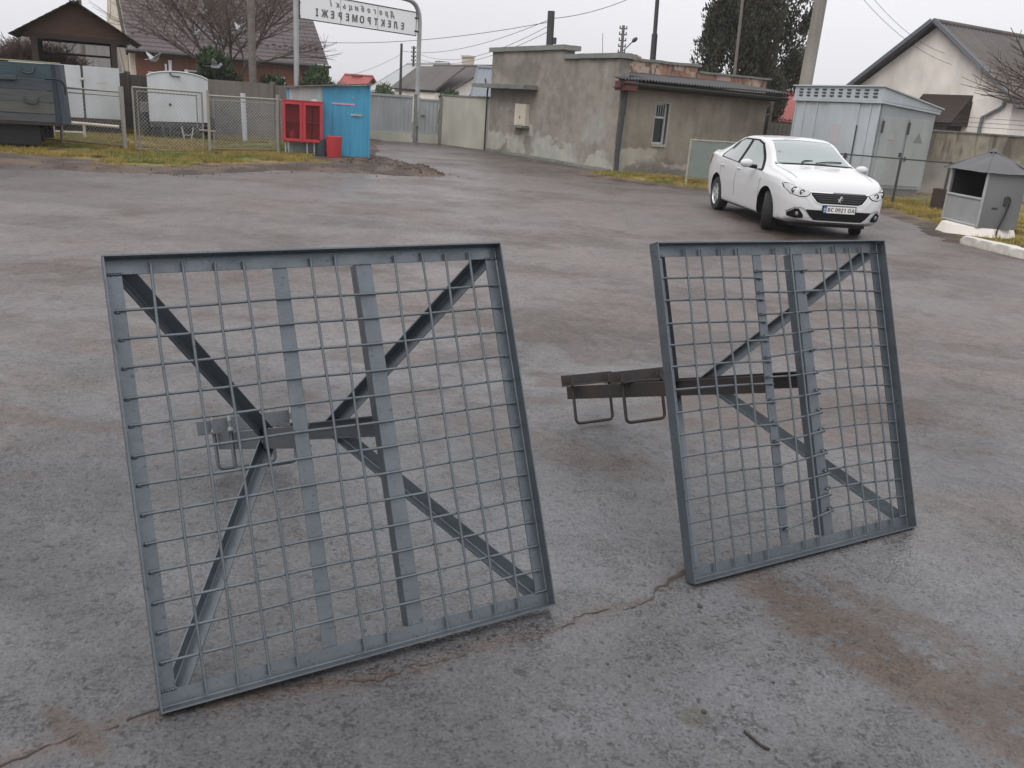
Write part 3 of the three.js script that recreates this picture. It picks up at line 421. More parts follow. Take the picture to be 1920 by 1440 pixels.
// ---------------------------------------------------------------- poles and cables
function pole(label, p, h, r0, r1, m, lean = 0, extra) { const t = thing('utility_pole', label, 'pole', p); obj('shaft', bar(V(0, -0.2, 0), V(lean, h, 0), r0, r1, 12), m, t); if (extra) extra(t, h, lean); return t; }
const insul = (n, step) => (t, h, lean) => { for (let i = 0; i < n; i++) { const y = h - 0.15 - i * step; obj('crossarm', box(0.36, 0.05, 0.06, lean * y / h, y, 0), M.darksteel, t); for (const s of [-1, 1]) obj('insulator', bar(V(lean * y / h + s * 0.16, y, 0), V(lean * y / h + s * 0.16, y + 0.13, 0), 0.035, 0.02), M.darksteel, t); } };
pole('grey wooden pole rising in front of the brown tiled roof', [-9.3, 0, -30], 8.5, 0.13, 0.11, M.polewood);
pole('short dark chimney-like post standing on the plastered building', [0.52, 2.9, -34], 2.05, 0.13, 0.13, M.darksteel, -0.06, (t) => obj('bracket', [box(0.14, 0.22, 0.2, 0.14, 1.05, 0), box(0.1, 0.1, 0.3, 0.1, 0.85, 0)], M.darksteel, t));
pole('far pole with insulators and street lamp above the lower parapet', [4.25, 0, -45], 5.6, 0.09, 0.07, M.polewood, -0.1, (t, h, l) => { insul(5, 0.27)(t, h, l); obj('lamp_arm', bar(V(0, 4.45, 0), V(0.42, 4.9, 0.1), 0.025), M.darksteel, t); const g = new THREE.SphereGeometry(0.16, 12, 8).scale(1, 0.62, 0.8).rotateZ(0.7).translate(0.5, 4.98, 0.1); obj('lamp_head', g, M.darksteel, t); });
pole('tall stepped steel mast behind the lean-to annex', [5.0, 0, -38], 9, 0.1, 0.075, M.darksteel, -0.35, (t) => obj('sleeve', bar(V(-0.15, 3.6, 0), V(-0.19, 4.75, 0), 0.125, 0.12), M.darksteel, t));
pole('thin wooden pole in front of the dark conifers', [7.62, 0, -34.5], 8, 0.06, 0.05, M.polewood, -0.25);
pole('thick leaning concrete pole behind the grey transformer kiosk', [7.95, 0, -27], 8, 0.21, 0.16, mat(0.3, 0.285, 0.26, 0.9, { map: T.concrete }), 0.15);
pole('far dark pole left of the white gabled house', [-8.78, 0, -60], 4.85, 0.1, 0.08, M.darksteel);
pole('far insulator pole right beside the portal sign', [-9.3, 0, -70], 5.25, 0.1, 0.08, M.darksteel, 0, insul(4, 0.3));
pole('pale wooden pole behind the pavilion roof', [-16.4, 0, -33], 7, 0.1, 0.09, M.polewood);
const cable = (label, a, b, sag, r = 0.011) => { const pts = []; for (let i = 0; i <= 12; i++) { const k = i / 12; pts.push(V(lerp(a[0], b[0], k), lerp(a[1], b[1], k) - sag * 4 * k * (1 - k), lerp(a[2], b[2], k))); } tag(Object.assign(obj('overhead_cable', tube(pts, r, 4, 24), M.darksteel), { name: numbered('overhead_cable') }), label, 'cable', 'overhead cables in the grey sky'); };
cable('black cable from brown roof to the post on the plastered building', [-12, 3.9, -46], [0.5, 4.6, -34], 0.35);
cable('cable crossing behind the sign towards the chimney-like post', [-8.78, 4.4, -60], [0.5, 4.7, -34], 0.5);
cable('cable dropping from chimney-like post to the far insulator pole', [-9.3, 4.9, -70], [0.5, 4.5, -34], 0.9);
cable('lowest of the cables between far insulator pole and chimney-like post', [-9.3, 4.5, -70], [0.5, 4.3, -34], 0.8);
cable('long cable rising from the chimney-like post across the open sky', [0.5, 4.7, -34], [4.8, 6.6, -37], 0.25);
cable('cable from far dark pole to the red roofed house', [-8.78, 4.2, -60], [-14.5, 2.9, -72], 0.15);
cable('faint cable from the leaning concrete pole to the white house gable', [8.1, 6.6, -27], [16, 4.6, -36], 0.5, 0.008);
cable('second faint cable from the leaning concrete pole to the white house', [8.1, 6.2, -27], [16.5, 4.2, -36], 0.5, 0.008);
cable('cable running along the brown tiled roof from the grey wooden pole', [-9.3, 3.25, -30], [-20, 3.6, -45], 0.1);

// ---------------------------------------------------------------- trees and shrubs
function bareTree(name, label, pos, o) {
  const t = thing(name, label, 'tree', pos), R = mulberry(o.seed), trunk = [], boughs = [], twigs = [];
  const grow = (p, d, len, r, lev) => {
    const n = lev === 0 ? 3 : 2; let q = p.clone(), dir = d.clone();
    for (let i = 0; i < n; i++) { const nx = q.clone().addScaledVector(dir, len / n); (lev === 0 ? trunk : lev < 3 ? boughs : twigs).push(bar(q, nx, r * (1 - 0.25 * i / n), r * (1 - 0.25 * (i + 1) / n), lev < 2 ? 7 : lev < 3 ? 5 : 3, true)); q = nx; dir.add(V(R() - 0.5, (R() - 0.4) * (o.lift ?? 0.5), R() - 0.5).multiplyScalar(o.wild ?? 0.35)).normalize();
      if (lev < o.levels && (i > 0 || lev > 0)) { const k = o.side ?? 2; for (let j = 0; j < k; j++) { const a = R() * 6.28, s = V(Math.cos(a), (R() - 0.25) * (o.lift ?? 0.7), Math.sin(a)).normalize(); const c = dir.clone().multiplyScalar(0.75).addScaledVector(s, 0.75 + R() * 0.35).normalize(); if (o.bias) c.addScaledVector(o.bias, 0.35).normalize(); grow(q.clone(), c, len * (0.58 + 0.28 * R()), Math.max(r * 0.56, o.min ?? 0.006), lev + 1); } } }
    if (lev < o.levels) grow(q, dir, len * 0.72, Math.max(r * 0.68, o.min ?? 0.006), lev + 1);
  };
  if (o.stem) trunk.push(bar(V(0, -0.1, 0), V(0, o.stem, 0), o.r * 1.5, o.r * 1.1, 9, true));
  for (const d of o.starts ?? [V(0, 1, 0)]) grow(V(0, (o.stem ?? 0) - 0.1, 0), d.clone().normalize(), o.len, o.r, 0);
  obj('trunk', trunk, o.mat ?? M.bark, t); obj('limbs', boughs, o.mat ?? M.bark, t); obj('twigs', twigs, o.twig ?? M.twig, t); return t;
}
bareTree('bare_tree', 'bare spreading tree in front of the brown tiled roof', [-10.6, 0, -31.5], { seed: 5, len: 1.75, r: 0.06, levels: 4, side: 2, stem: 1.3, starts: [V(-0.3, 1, 0), V(0.12, 1, 0.1), V(-0.75, 1, 0.15), V(0.62, 1, -0.1)], wild: 0.22, min: 0.006, lift: 0.9 });
bareTree('bare_tree', 'reddish bare tree at the left edge behind the truck', [-15.6, 0, -27.5], { seed: 12, len: 0.95, r: 0.08, levels: 5, side: 2, starts: [V(-0.3, 1, 0), V(0.25, 1, 0.2), V(-0.7, 1, 0), V(0.5, 0.9, 0)], wild: 0.5, min: 0.009, twig: mat(0.09, 0.06, 0.052, 0.95) });
bareTree('bare_tree', 'bare brown thicket of twigs behind the pavilion', [-18.6, 0, -33], { seed: 19, len: 1.0, r: 0.08, levels: 5, side: 2, starts: [V(-0.3, 1, 0), V(0.3, 1, 0.2), V(-0.8, 0.8, 0), V(0.8, 0.8, 0)], wild: 0.5, min: 0.01, twig: mat(0.1, 0.07, 0.06, 0.95) });
bareTree('bare_tree', 'bare thin branches reaching in from the right edge over the booth', [13.6, 0, -22.6], { seed: 33, len: 1.15, r: 0.045, levels: 3, side: 2, stem: 2.35, starts: [V(-0.95, 0.12, 0.1), V(-0.7, 0.6, -0.1)], wild: 0.4, bias: V(-0.7, 0.0, 0.1), min: 0.006, lift: 0.6 });
bareTree('bare_tree', 'small pale bare tree before the far grey-roofed house', [-13.6, 0, -64], { seed: 41, len: 0.9, r: 0.06, levels: 4, side: 2, starts: [V(-0.2, 1, 0), V(0.3, 1, 0)], wild: 0.45, min: 0.012, mat: mat(0.22, 0.2, 0.19, 0.95), twig: mat(0.25, 0.23, 0.22, 0.95) });
bareTree('bare_tree', 'far bare bush right of the white gabled house', [-4.6, 0, -62], { seed: 44, len: 0.9, r: 0.06, levels: 4, side: 3, starts: [V(-0.4, 1, 0), V(0.3, 1, 0)], wild: 0.45, min: 0.012, mat: mat(0.25, 0.22, 0.21, 0.95), twig: mat(0.27, 0.24, 0.23, 0.95) });
function foliage(count, place, size, R, tilt = 0.6) { // leaf-sized bent flakes through a volume
  const pos = [], col = [];
  for (let i = 0; i < count; i++) {
    const [c, n, shade, up] = place(R), s = size * (0.6 + 0.8 * R()), a = V(R() - 0.5, R() - 0.5, R() - 0.5).normalize(), d = (up ?? n).clone().addScaledVector(a, tilt).normalize(), w = d.clone().cross(V(R() - 0.5, R() - 0.5, R() - 0.5)).normalize();
    const p0 = c.clone().addScaledVector(d, -s * 0.5), p2 = c.clone().addScaledVector(d, s), l = c.clone().addScaledVector(w, s * 0.34), r = c.clone().addScaledVector(w, -s * 0.34);
    for (const p of [p0, r, p2, p0, p2, l]) pos.push(p.x, p.y, p.z); for (let k = 0; k < 6; k++) col.push(...shade);
  }
  const g = new THREE.BufferGeometry(); g.setAttribute('position', new THREE.Float32BufferAttribute(pos, 3)); g.setAttribute('color', new THREE.Float32BufferAttribute(col, 3)); g.computeVertexNormals(); return g;
}
const leafMat = mat(1, 1, 1, 0.9, { vertexColors: true });
function conifer(label, pos, h, rad, count, o) { // upright dense sprays on a cone-like body with lobes and gaps
  const t = thing('conifer_tree', label, 'tree', pos), R = mulberry(o.seed);
  obj('trunk', [bar(V(0, -0.1, 0), V(0, h * 0.9, 0), 0.16, 0.03, 9), ...Array.from({ length: 26 }, (_, i) => { const y = h * (0.12 + 0.03 * i), a = i * 2.4, r = rad(y / h) * 0.8; return bar(V(0, y, 0), V(Math.cos(a) * r, y + 0.55, Math.sin(a) * r), 0.03, 0.008, 5, true); })], M.bark, t);
  const lobes = Array.from({ length: o.lobes }, () => { const y = Math.pow(R(), 1.15), a = R() * 6.283, k = 0.62 + 0.42 * R(); return { y, a, r: rad(y) * k, s: o.size * (0.7 + 0.7 * R()), tone: 0.6 + 0.7 * R() }; });
  obj('crown', foliage(count, (R) => {
    const L = lobes[Math.floor(R() * lobes.length)], u = V(R() - 0.5, R() - 0.5, R() - 0.5).normalize().multiplyScalar(Math.pow(R(), 0.5) * L.s); u.y *= 1.9;
    const c = V(Math.cos(L.a) * L.r + u.x, h * (o.from + (1 - o.from) * L.y) + u.y, Math.sin(L.a) * L.r + u.z), k = L.tone * (0.75 + 0.5 * R()) * (o.tone ?? 1.25);
    return [c, V(Math.cos(L.a) * 0.5, 1, Math.sin(L.a) * 0.5), [0.034 * k + 0.012 * (k > 1 ? 1 : 0), 0.042 * k, 0.026 * k], V(Math.cos(L.a) * 0.4, 1, Math.sin(L.a) * 0.4)];
  }, o.leaf, R), leafMat, t); return t;
}
conifer('dense dark columnar conifer behind the lean-to annex', [8.0, 0, -36.5], 10.5, (y) => 1.75 * Math.pow(1 - y, 0.62) + 0.05, 60000, { seed: 3, lobes: 260, size: 0.34, leaf: 0.1, from: 0.18 });
conifer('looser conifer with gaps left of the leaning concrete pole', [9.85, 0, -38], 10, (y) => 1.35 * Math.pow(Math.sin(Math.PI * clamp(0.1 + 0.85 * y)), 0.7) + 0.1, 24000, { seed: 8, lobes: 95, size: 0.36, leaf: 0.1, from: 0.2, tone: 1.7 });
function shrub(label, pos, r, h, n, seed, g = [0.05, 0.075, 0.032]) {
  const t = thing('evergreen_shrub', label, 'shrub', pos), R = mulberry(seed);
  obj('stem', Array.from({ length: 5 }, (_, i) => bar(V(0, -0.1, 0), V(Math.cos(i * 1.3) * r * 0.5, h * 0.75, Math.sin(i * 1.3) * r * 0.5), 0.04, 0.012, 5, true)), M.bark, t);
  const L = Array.from({ length: 26 }, () => { const a = R() * 6.28, y = R(); return [V(Math.cos(a) * r * 0.75 * Math.sqrt(R()) * (1.1 - 0.6 * y), h * (0.2 + 0.72 * y), Math.sin(a) * r * 0.75 * Math.sqrt(R())), 0.6 + 0.8 * R()]; });
  obj('foliage', foliage(n, (R) => { const [c, k] = L[Math.floor(R() * 26)], u = V(R() - 0.5, R() - 0.5, R() - 0.5).normalize().multiplyScalar(r * 0.42 * Math.pow(R(), 0.4)), q = k * (0.7 + 0.6 * R()); return [c.clone().add(u), u.clone().add(V(0, 0.4, 0)).normalize(), [g[0] * q, g[1] * q, g[2] * q]]; }, 0.12, R, 0.5), leafMat, t);
}
shrub('round green shrub between the bare tree and grey wooden pole', [-10.6, 0, -30.2], 0.95, 2.6, 5000, 51);
shrub('green shrub under the right corner of the brown tiled roof', [-7.3, 0, -30.6], 0.85, 2.35, 4500, 52);
shrub('smaller dark green shrub between pole and portal post', [-8.75, 0, -30.4], 0.55, 2.0, 2500, 53);
shrub('bright green bush beside the far grey-roofed house', [-9.6, 0, -58], 0.9, 2.2, 2200, 54, [0.09, 0.13, 0.05]);
shrub('dark bush before the far low blue-grey roofed house', [-3.95, 0, -44], 0.8, 2.0, 2500, 55);
// ---------------------------------------------------------------- left side: pavilion, truck, fence, trailer
{
  const t = thing('wooden_pavilion', 'dark wooden pavilion with gabled roof and white metal side panels', 'pavilion', [-12.55, 0, -25], 0.45);
  const D = 2.6;
  for (const s of [-1, 1]) { const sl = []; for (let i = 0; i < 9; i++) { const k = i / 9, q = (i + 1.06) / 9; sl.push(prism([[0, 0], [D + 0.7, 0], [D + 0.7, 0.02], [0, 0.02]], V(s * 1.62 * (1 - k), 2.5 + 0.98 * k + 0.012, 0.35), V(s * 1.62 * (1 - q), 2.5 + 0.98 * q, 0.35), V(0, 0, -1))); } obj('roof', sl, M.darkwood, t); }
  obj('ridge_cap', prism([[-0.12, 0], [0, 0.07], [0.12, 0], [0, 0.03]], V(0, 3.49, 0.4), V(0, 3.49, -D - 0.4), V(1, 0, 0)), M.darksteel, t);
  for (let i = 0; i < 11; i++) { const x = -1.2 + i * 0.22, h = (c) => Math.max(0.02, 0.95 * (1 - Math.abs(c) / 1.55)) - 0.03; obj('gable_board', extr([[x, 2.6], [x + 0.225, 2.6], [x + 0.225, 2.6 + h(x + 0.225)], [x + 0.105, 2.6 + h(Math.min(Math.abs(x + 0.105), 9))], [x, 2.6 + h(x)]], 0.02).translate(0, 0, 0.02 + 0.003 * (i % 2)), M.wood, t); }
  obj('beam', [b2(-1.3, 1.3, 2.48, 2.62, -0.06, 0.04), b2(-1.3, 1.3, 2.48, 2.62, -D - 0.05, -D + 0.05)], M.darkwood, t); for (const s of [-1, 1]) obj('beam', b2(s * 1.0 - 0.06, s * 1.0 + 0.06, 2.47, 2.6, -D, -0.061), M.darkwood, t);
  for (const [x, z] of [[-1.05, 0], [0.9, 0], [-1.05, -D], [0.9, -D]]) obj('post', b2(x - 0.075, x + 0.075, 0.3, 2.48, z - 0.075, z + 0.075), M.darkwood, t);
  obj('rail', [bar(V(-1, 2.16, -D), V(1, 2.16, -D), 0.03)], M.darkwood, t);
  for (const [x0, x1] of [[-1.7, 0.02], [0.07, 0.99]]) { const p = obj('panel', rbox(x1 - x0, 1.38, 0.03, 0.008, (x0 + x1) / 2, 1.16, 0.1), M.white, t); if (x0 > -1) obj('notice', b2(0.4, 0.65, 1.42, 1.47, 0.116, 0.12), M.cream, p); }
  obj('panel', [b2(0.96, 0.99, 0.47, 1.85, -D, 0.08), b2(-1.7, 0.9, 0.47, 1.75, -D - 0.03, -D)], M.white, t);
  obj('corner_post', rbox(0.05, 1.4, 0.05, 0.008, 0.045, 1.16, 0.1), M.darksteel, t); obj('knob', new THREE.SphereGeometry(0.04, 10, 8).translate(0.045, 1.5, 0.15), M.cream, t);
  obj('floor', b2(-1.75, 1.03, 0.4, 0.47, -D, 0.16), M.darkwood, t); obj('base', b2(-1.7, 0.98, -0.05, 0.4, -D, -0.1), M.black, t);
  obj('edge_trim', b2(-1.75, 1.03, 0.36, 0.4, 0.1, 0.17), M.wood, t);
}
{
  const t = thing('step_frame', 'pale pipe frame like a low bench in front of the pavilion', 'frame', [-12.15, 0, -22.6], 0.3);
  for (const x of [0, 0.72]) obj('leg', bar(V(x, -0.03, 0), V(x, 0.44, 0), 0.035), M.cream, t);
  obj('rail', bar(V(-0.08, 0.45, 0), V(1.55, 0.4, 0), 0.04), M.cream, t); obj('rail', bar(V(0, 0.2, 0), V(0.72, 0.2, 0), 0.028), M.cream, t);
}
{
  const t = thing('truck_trailer', 'blue-grey plank-sided trailer with dark underside at the left edge', 'trailer', [-9.95, 0, -19], 0.42);
  const cols = [mat(0.04, 0.08, 0.1, 0.6, { map: T.wood }), mat(0.06, 0.078, 0.1, 0.6, { map: T.wood }), mat(0.09, 0.1, 0.105, 0.7, { map: T.wood }), mat(0.11, 0.115, 0.11, 0.7, { map: T.wood }), mat(0.08, 0.09, 0.1, 0.7, { map: T.wood })];
  const ys = [0.62, 0.79, 1.02, 1.26, 1.5, 1.8];
  for (let i = 0; i < 5; i++) obj('plank', rbox(4.3, ys[i + 1] - ys[i] - 0.012, 0.05, 0.008, -2.32, (ys[i] + ys[i + 1]) / 2, 0.004 * (i % 2)), cols[[4, 3, 2, 1, 0][i]], t);
  obj('top_rim', rbox(4.5, 0.025, 0.1, 0.01, -2.24, 1.825, -0.02), mat(0.24, 0.24, 0.12, 0.7), t);
  obj('corner_post', [prism([[0, 0], [0.25, 0.03], [0.25, 0.12], [0, 0.1]], V(-0.28, 0.6, 0), V(-0.3, 1.8, 0), V(1, 0, 0)), prism([[0, 0], [0.09, 0.0], [0.09, 0.5], [0, 0.5]], V(-0.05, 0.6, 0.02), V(-0.1, 1.8, 0.02), V(1, 0, 0.12))], mat(0.042, 0.055, 0.08, 0.5, { map: T.paint }), t);
  obj('tail_board', [b2(-0.12, -0.07, 0.62, 1.8, -2.3, -0.1)], cols[1], t); obj('side_board', b2(-4.4, -0.1, 0.62, 1.8, -2.36, -2.31), cols[2], t); obj('floor', b2(-4.4, -0.1, 0.56, 0.62, -2.3, 0.02), M.darkwood, t);
  obj('ledge', rbox(0.75, 0.08, 0.08, 0.01, -1.2, 1.48, 0.06), cols[1], t);
  for (const [x, y] of [[-0.62, 1.62], [-0.6, 1.02]]) obj('latch', [tube([V(x - 0.12, y + 0.1, 0.04), V(x - 0.1, y, 0.07), V(x + 0.08, y - 0.02, 0.07), V(x + 0.14, y + 0.1, 0.04)], 0.018, 6)], M.darksteel, t);
  obj('hook', tube([V(-0.3, 1.5, 0.1), V(-0.05, 1.5, 0.12), V(0.05, 1.4, 0.1), V(0.06, 1.2, 0.08)], 0.02, 6), M.black, t);
  for (const x of [-1.05, -2.1]) for (const z of [-0.35, -1.95]) { const w = obj('wheel', new THREE.TorusGeometry(0.33, 0.13, 10, 28).translate(x, 0.44, z), M.black, t); obj('hub', new THREE.CylinderGeometry(0.24, 0.24, 0.12, 18).rotateX(Math.PI / 2).translate(x, 0.44, z), M.black, w); }
  obj('chassis', [b2(-4.4, -0.4, 0.38, 0.56, -1.75, -1.6), b2(-4.4, -0.4, 0.38, 0.56, -0.7, -0.55), box(0.1, 0.1, 1.7, -1.05, 0.44, -1.15), box(0.1, 0.1, 1.7, -2.1, 0.44, -1.15), b2(-0.9, -0.45, 0.2, 0.5, -0.6, -0.3)], M.black, t);
  obj('mudguard', b2(-2.7, -0.4, 0.16, 0.56, -2.3, -2.26), M.black, t); obj('underside_shade', b2(-4.4, -0.5, 0.14, 0.555, -0.16, -0.12), M.black, t);  // last piece: black sheet added to stand in for shade below the trailer
}
function linkMesh(w, y0, y1, pitch) { // crossing wires clipped to a panel
  const g = [], h = y1 - y0; for (const s of [1, -1]) for (let c = -h; c < w; c += pitch) { const a = Math.max(0, c), b = Math.min(w, c + h); if (b - a < 0.02) continue; const f = (x) => (s > 0 ? y0 + x - c : y1 - (x - c)); g.push(bar(V(a, f(a), 0.004 * s), V(b, f(b), 0.004 * s), 0.0035, 0.0035, 3, true)); } return g;
}
const fenceRuns = [[[-12.6, -21.1], [-9.32, -20.37], 1.32, 'thin chain-link fence panel running in front of the pavilion and truck'], [[-7.72, -21.4], [-6.42, -22.72], 1.36, 'chain-link fence panel ending at the red cabinet']];
fenceRuns.forEach(([a, b, h, label]) => {
  const w = Math.hypot(b[0] - a[0], b[1] - a[1]), t = thing('chain_link_fence', label, 'fence', [a[0], 0, a[1]], Math.atan2(-(b[1] - a[1]), b[0] - a[0]));
  obj('wire_mesh', linkMesh(w, 0.12, h - 0.03, 0.085), M.galv, t); obj('rail', bar(V(-0.03, h, 0), V(w + 0.03, h, 0), 0.022), M.fencePaint, t); obj('rail', bar(V(0, 0.13, 0), V(w, 0.13, 0), 0.016), mat(0.2, 0.13, 0.09, 0.8), t); obj('rail', bar(V(0, h - 0.1, 0), V(w, h - 0.1, 0), 0.012), M.fencePaint, t);
  for (let x = 0; x <= w + 0.01; x += w / Math.max(1, Math.round(w / 2.2))) obj('post', bar(V(x, -0.05, 0), V(x, h + 0.12, 0), x > w - 0.1 ? 0.05 : 0.035), M.fencePaint, t);
});
{
  const a = [-9.12, -20.5], b = [-7.9, -21.5], w = Math.hypot(b[0] - a[0], b[1] - a[1]), t = thing('mesh_gate', 'pipe framed chain-link gate leaf in front of the white tank trailer', 'gate', [a[0], 0, a[1]], Math.atan2(-(b[1] - a[1]), b[0] - a[0]));
  obj('frame', [bar(V(0, 0.06, 0), V(0, 1.44, 0), 0.022), bar(V(w, 0.02, 0), V(w, 1.42, 0), 0.022), bar(V(0, 1.44, 0), V(w, 1.42, 0), 0.022), bar(V(0, 0.08, 0), V(w, 0.05, 0), 0.02)], M.fencePaint, t);
  obj('frame', [bar(V(0.1, 0.1, -0.03), V(0.1, 1.36, -0.03), 0.015), bar(V(0.1, 1.36, -0.03), V(w - 0.1, 1.34, -0.03), 0.015), bar(V(w - 0.12, 0.6, -0.03), V(w - 0.12, 1.34, -0.03), 0.015)], M.fencePaint, t);
  obj('wire_mesh', linkMesh(w, 0.1, 1.4, 0.085), M.galv, t);
  obj('latch', [bar(V(w - 0.1, 0.55, 0.02), V(w + 0.3, 0.53, 0.02), 0.025), bar(V(w + 0.12, 0, 0.02), V(w + 0.12, 0.55, 0.02), 0.02), bar(V(w + 0.25, 0.05, 0.02), V(w + 0.25, 0.55, 0.02), 0.02)], M.fencePaint, t);
}
{
  const a = [-8.35, -26.0], t = thing('chain_link_fence', 'far chain-link fence with white post before the concrete panels', 'fence', [a[0] - 1.2, 0, a[1]], 0.1);
  obj('wire_mesh', linkMesh(3.1, 0.1, 1.25, 0.085), M.galv, t); obj('rail', bar(V(0, 1.3, 0), V(3.1, 1.3, 0), 0.02), M.fencePaint, t);
  obj('post', bar(V(0.3, 0, 0), V(0.3, 1.22, 0), 0.03), M.fencePaint, t); obj('post', bar(V(1.2, 0, 0.05), V(1.17, 1.42, 0.05), 0.075, 0.07), M.white, t); obj('post', bar(V(3.0, 0, 0), V(3.0, 1.32, 0), 0.03), M.fencePaint, t);
}
{
  const t = thing('tank_trailer', 'white round-topped cabin trailer with a small chimney pipe', 'trailer', [-9.85, 0, -25], 0.4);
  const prof = [[-0.77, 0.52], [0.79, 0.56], [0.8, 1.72]]; for (let i = 1; i < 12; i++) { const k = 1 - i / 6; prof.push([0.8 * k, 1.74 + 0.13 * (1 - k * k)]); } prof.push([-0.78, 1.72]);
  obj('body', extr(prof, 3.0).translate(0, 0, -3.0), M.white, t); obj('end_rim', tube([...prof.slice(2).map(([x, y]) => V(x, y, 0.01))], 0.02, 6, 60), M.white, t);
  obj('chimney', [bar(V(-0.16, 1.84, -0.25), V(-0.16, 2.12, -0.25), 0.04), new THREE.CylinderGeometry(0.055, 0.05, 0.05, 10).translate(-0.16, 2.13, -0.25), bar(V(-0.27, 1.84, -0.5), V(-0.27, 2.06, -0.5), 0.025)], M.galv, t); obj('bracket', tube([V(-0.18, 1.84, 0.03), V(-0.14, 1.76, 0.05), V(0.08, 1.74, 0.05)], 0.02, 6), M.darksteel, t); obj('cap', bar(V(0.26, 1.82, -0.4), V(0.26, 1.95, -0.4), 0.05), M.galv, t);
  obj('handle', new THREE.SphereGeometry(0.035, 8, 6).translate(-0.22, 1.0, 0.02), M.darksteel, t); obj('chassis', [b2(-0.75, 0.8, 0.44, 0.52, -2.9, 0.02), b2(-0.5, -0.4, 0.3, 0.44, -2.9, 0), b2(0.4, 0.5, 0.3, 0.44, -2.9, 0), box(1.6, 0.09, 0.09, 0, 0.3, -0.5)], M.darksteel, t);
  for (const s of [-1, 1]) for (const z of [-0.5, -2.4]) { const w = obj('wheel', new THREE.TorusGeometry(0.27, 0.1, 10, 24).rotateY(Math.PI / 2).translate(s * 0.86, 0.36, z), M.rubber, t); obj('hub', new THREE.CylinderGeometry(0.19, 0.19, 0.1, 16).rotateZ(Math.PI / 2).translate(s * 0.86, 0.36, z), M.darksteel, w); }
  obj('mudguard', b2(-1.0, -0.78, 0.75, 1.0, -0.9, -0.1), M.oldconc, t);
  obj('stand', [bar(V(0.05, 0.42, 0.1), V(0.13, -0.02, 0.25), 0.022), bar(V(0.36, 0.42, 0.1), V(0.27, -0.02, 0.25), 0.022), bar(V(0.1, 0.2, 0.17), V(0.32, 0.2, 0.17), 0.018)], M.fencePaint, t); obj('prop', [bar(V(-0.45, 0.44, 0), V(-0.4, 0, 0.05), 0.03), bar(V(-0.25, 0.44, 0), V(-0.25, 0, 0.05), 0.025)], M.darksteel, t);
}
{ // birds around the bare tree
  const bird = (label, p, turn, perched) => { const t = thing('white_bird', label, 'bird', p, turn, 'white birds around the bare tree'), b = new THREE.SphereGeometry(0.09, 12, 8).scale(1.9, 0.85, 0.8), hd = new THREE.SphereGeometry(0.05, 10, 8).translate(0.17, 0.06, 0); obj('body', [b, hd, prism([[-0.03, -0.01], [0.03, -0.01], [0.05, 0.01], [-0.05, 0.01]], V(-0.13, 0, 0), V(-0.3, -0.02, 0), V(0, 0, 1))], M.white, t); obj('beak', bar(V(0.21, 0.06, 0), V(0.25, 0.05, 0), 0.012, 0.002), M.wood, t);
    for (const s of [-1, 1]) obj('wing', extr([[-0.1, 0], [0.08, 0], [0.1, 0.2], [0.02, 0.42], [-0.06, 0.24]], 0.015).rotateX(s * (perched ? 0.2 : 1.05)).translate(0, 0.03, s * 0.05), M.white, t); };
  bird('white bird high in the bare tree, uppermost of the flock', [-11.3, 3.85, -31], 0.4, true); bird('white bird mid-height in the bare tree with raised wings', [-11.7, 3.2, -31.5], -0.6);
  bird('white bird flying nearest the grey wooden pole', [-10.0, 3.4, -31], 0.8); bird('white bird gliding below and left of the pole bird', [-10.8, 3.0, -31.3], 0.3); bird('white bird gliding low over the green shrub', [-10.35, 2.15, -29.5], 0.1); bird('white bird above the tank trailer left of its chimney', [-13, 2.25, -31], 1.0);
}
{
  const t = thing('board_stack', 'pale yellowish planks leaning on the concrete fence behind the trailer', 'planks', [-11.9, 0, -28.1], 0.05);
  for (let i = 0; i < 3; i++) obj('board', box(0.16, 1.9 - 0.2 * i, 0.03, i * 0.2, 0.9 - 0.1 * i, 0.05, -0.08, 0, 0.03 * i), M.cream, t);
}
// ---------------------------------------------------------------- shed, fire cabinet, barrels
{
  const t = thing('blue_shed', 'bright blue metal shed with pale left part and sloping roof', 'shed', [-6.2, 0, -23.0], 0.3);
  const W = 2.04, D = 1.7, sheet = (x0, x1, y0, ya, yb, m, nm) => { const n = Math.round((x1 - x0) / 0.02); return obj(nm, quadStrip([0, 1].map((j) => Array.from({ length: n + 1 }, (_, i) => V(x0 + i * 0.02, j ? lerp(ya, yb, i / n) : y0, 0.007 * Math.sign(Math.sin(i * 0.55)) )))), m, t); };
  sheet(0, 0.84, 0.02, 1.66, 1.76, M.paleblue, 'wall'); sheet(0.86, W, 0.0, 1.76, 1.86, M.blue, 'wall');
  obj('wall', [prism([[0, 0], [D, 0], [D, 0.02], [0, 0.02]], V(W, 0, -0.01), V(W, 1.86, -0.01), V(0, 0, -1)), prism([[0, 0], [D, 0], [D, 0.02], [0, 0.02]], V(0, 0, -0.01), V(0, 1.66, -0.01), V(0, 0, -1)), b2(0, W, 0, 1.6, -D - 0.02, -D)], M.blue, t);
  obj('corner_strip', b2(W - 0.03, W + 0.015, 0, 1.86, -0.02, 0.022), M.blue, t); obj('corner_strip', b2(0.83, 0.87, 0.02, 1.76, 0.008, 0.02), M.blue, t);
  obj('roof', prism([[0, 0], [D + 0.3, 0], [D + 0.3, 0.025], [0, 0.025]], V(-0.1, 1.665, 0.14), V(W + 0.1, 1.9, 0.14), V(0, 0, -1)), M.asbestos, t);
  obj('sign_strip', b2(1.06, 1.66, 1.34, 1.38, 0.01, 0.016), mat(0.55, 0.3, 0.4, 0.7), t); obj('hasp', [b2(1.55, 1.85, 1.08, 1.13, 0.01, 0.03), b2(1.6, 1.63, 1.5, 1.56, 0.01, 0.03)], M.galv, t);
}
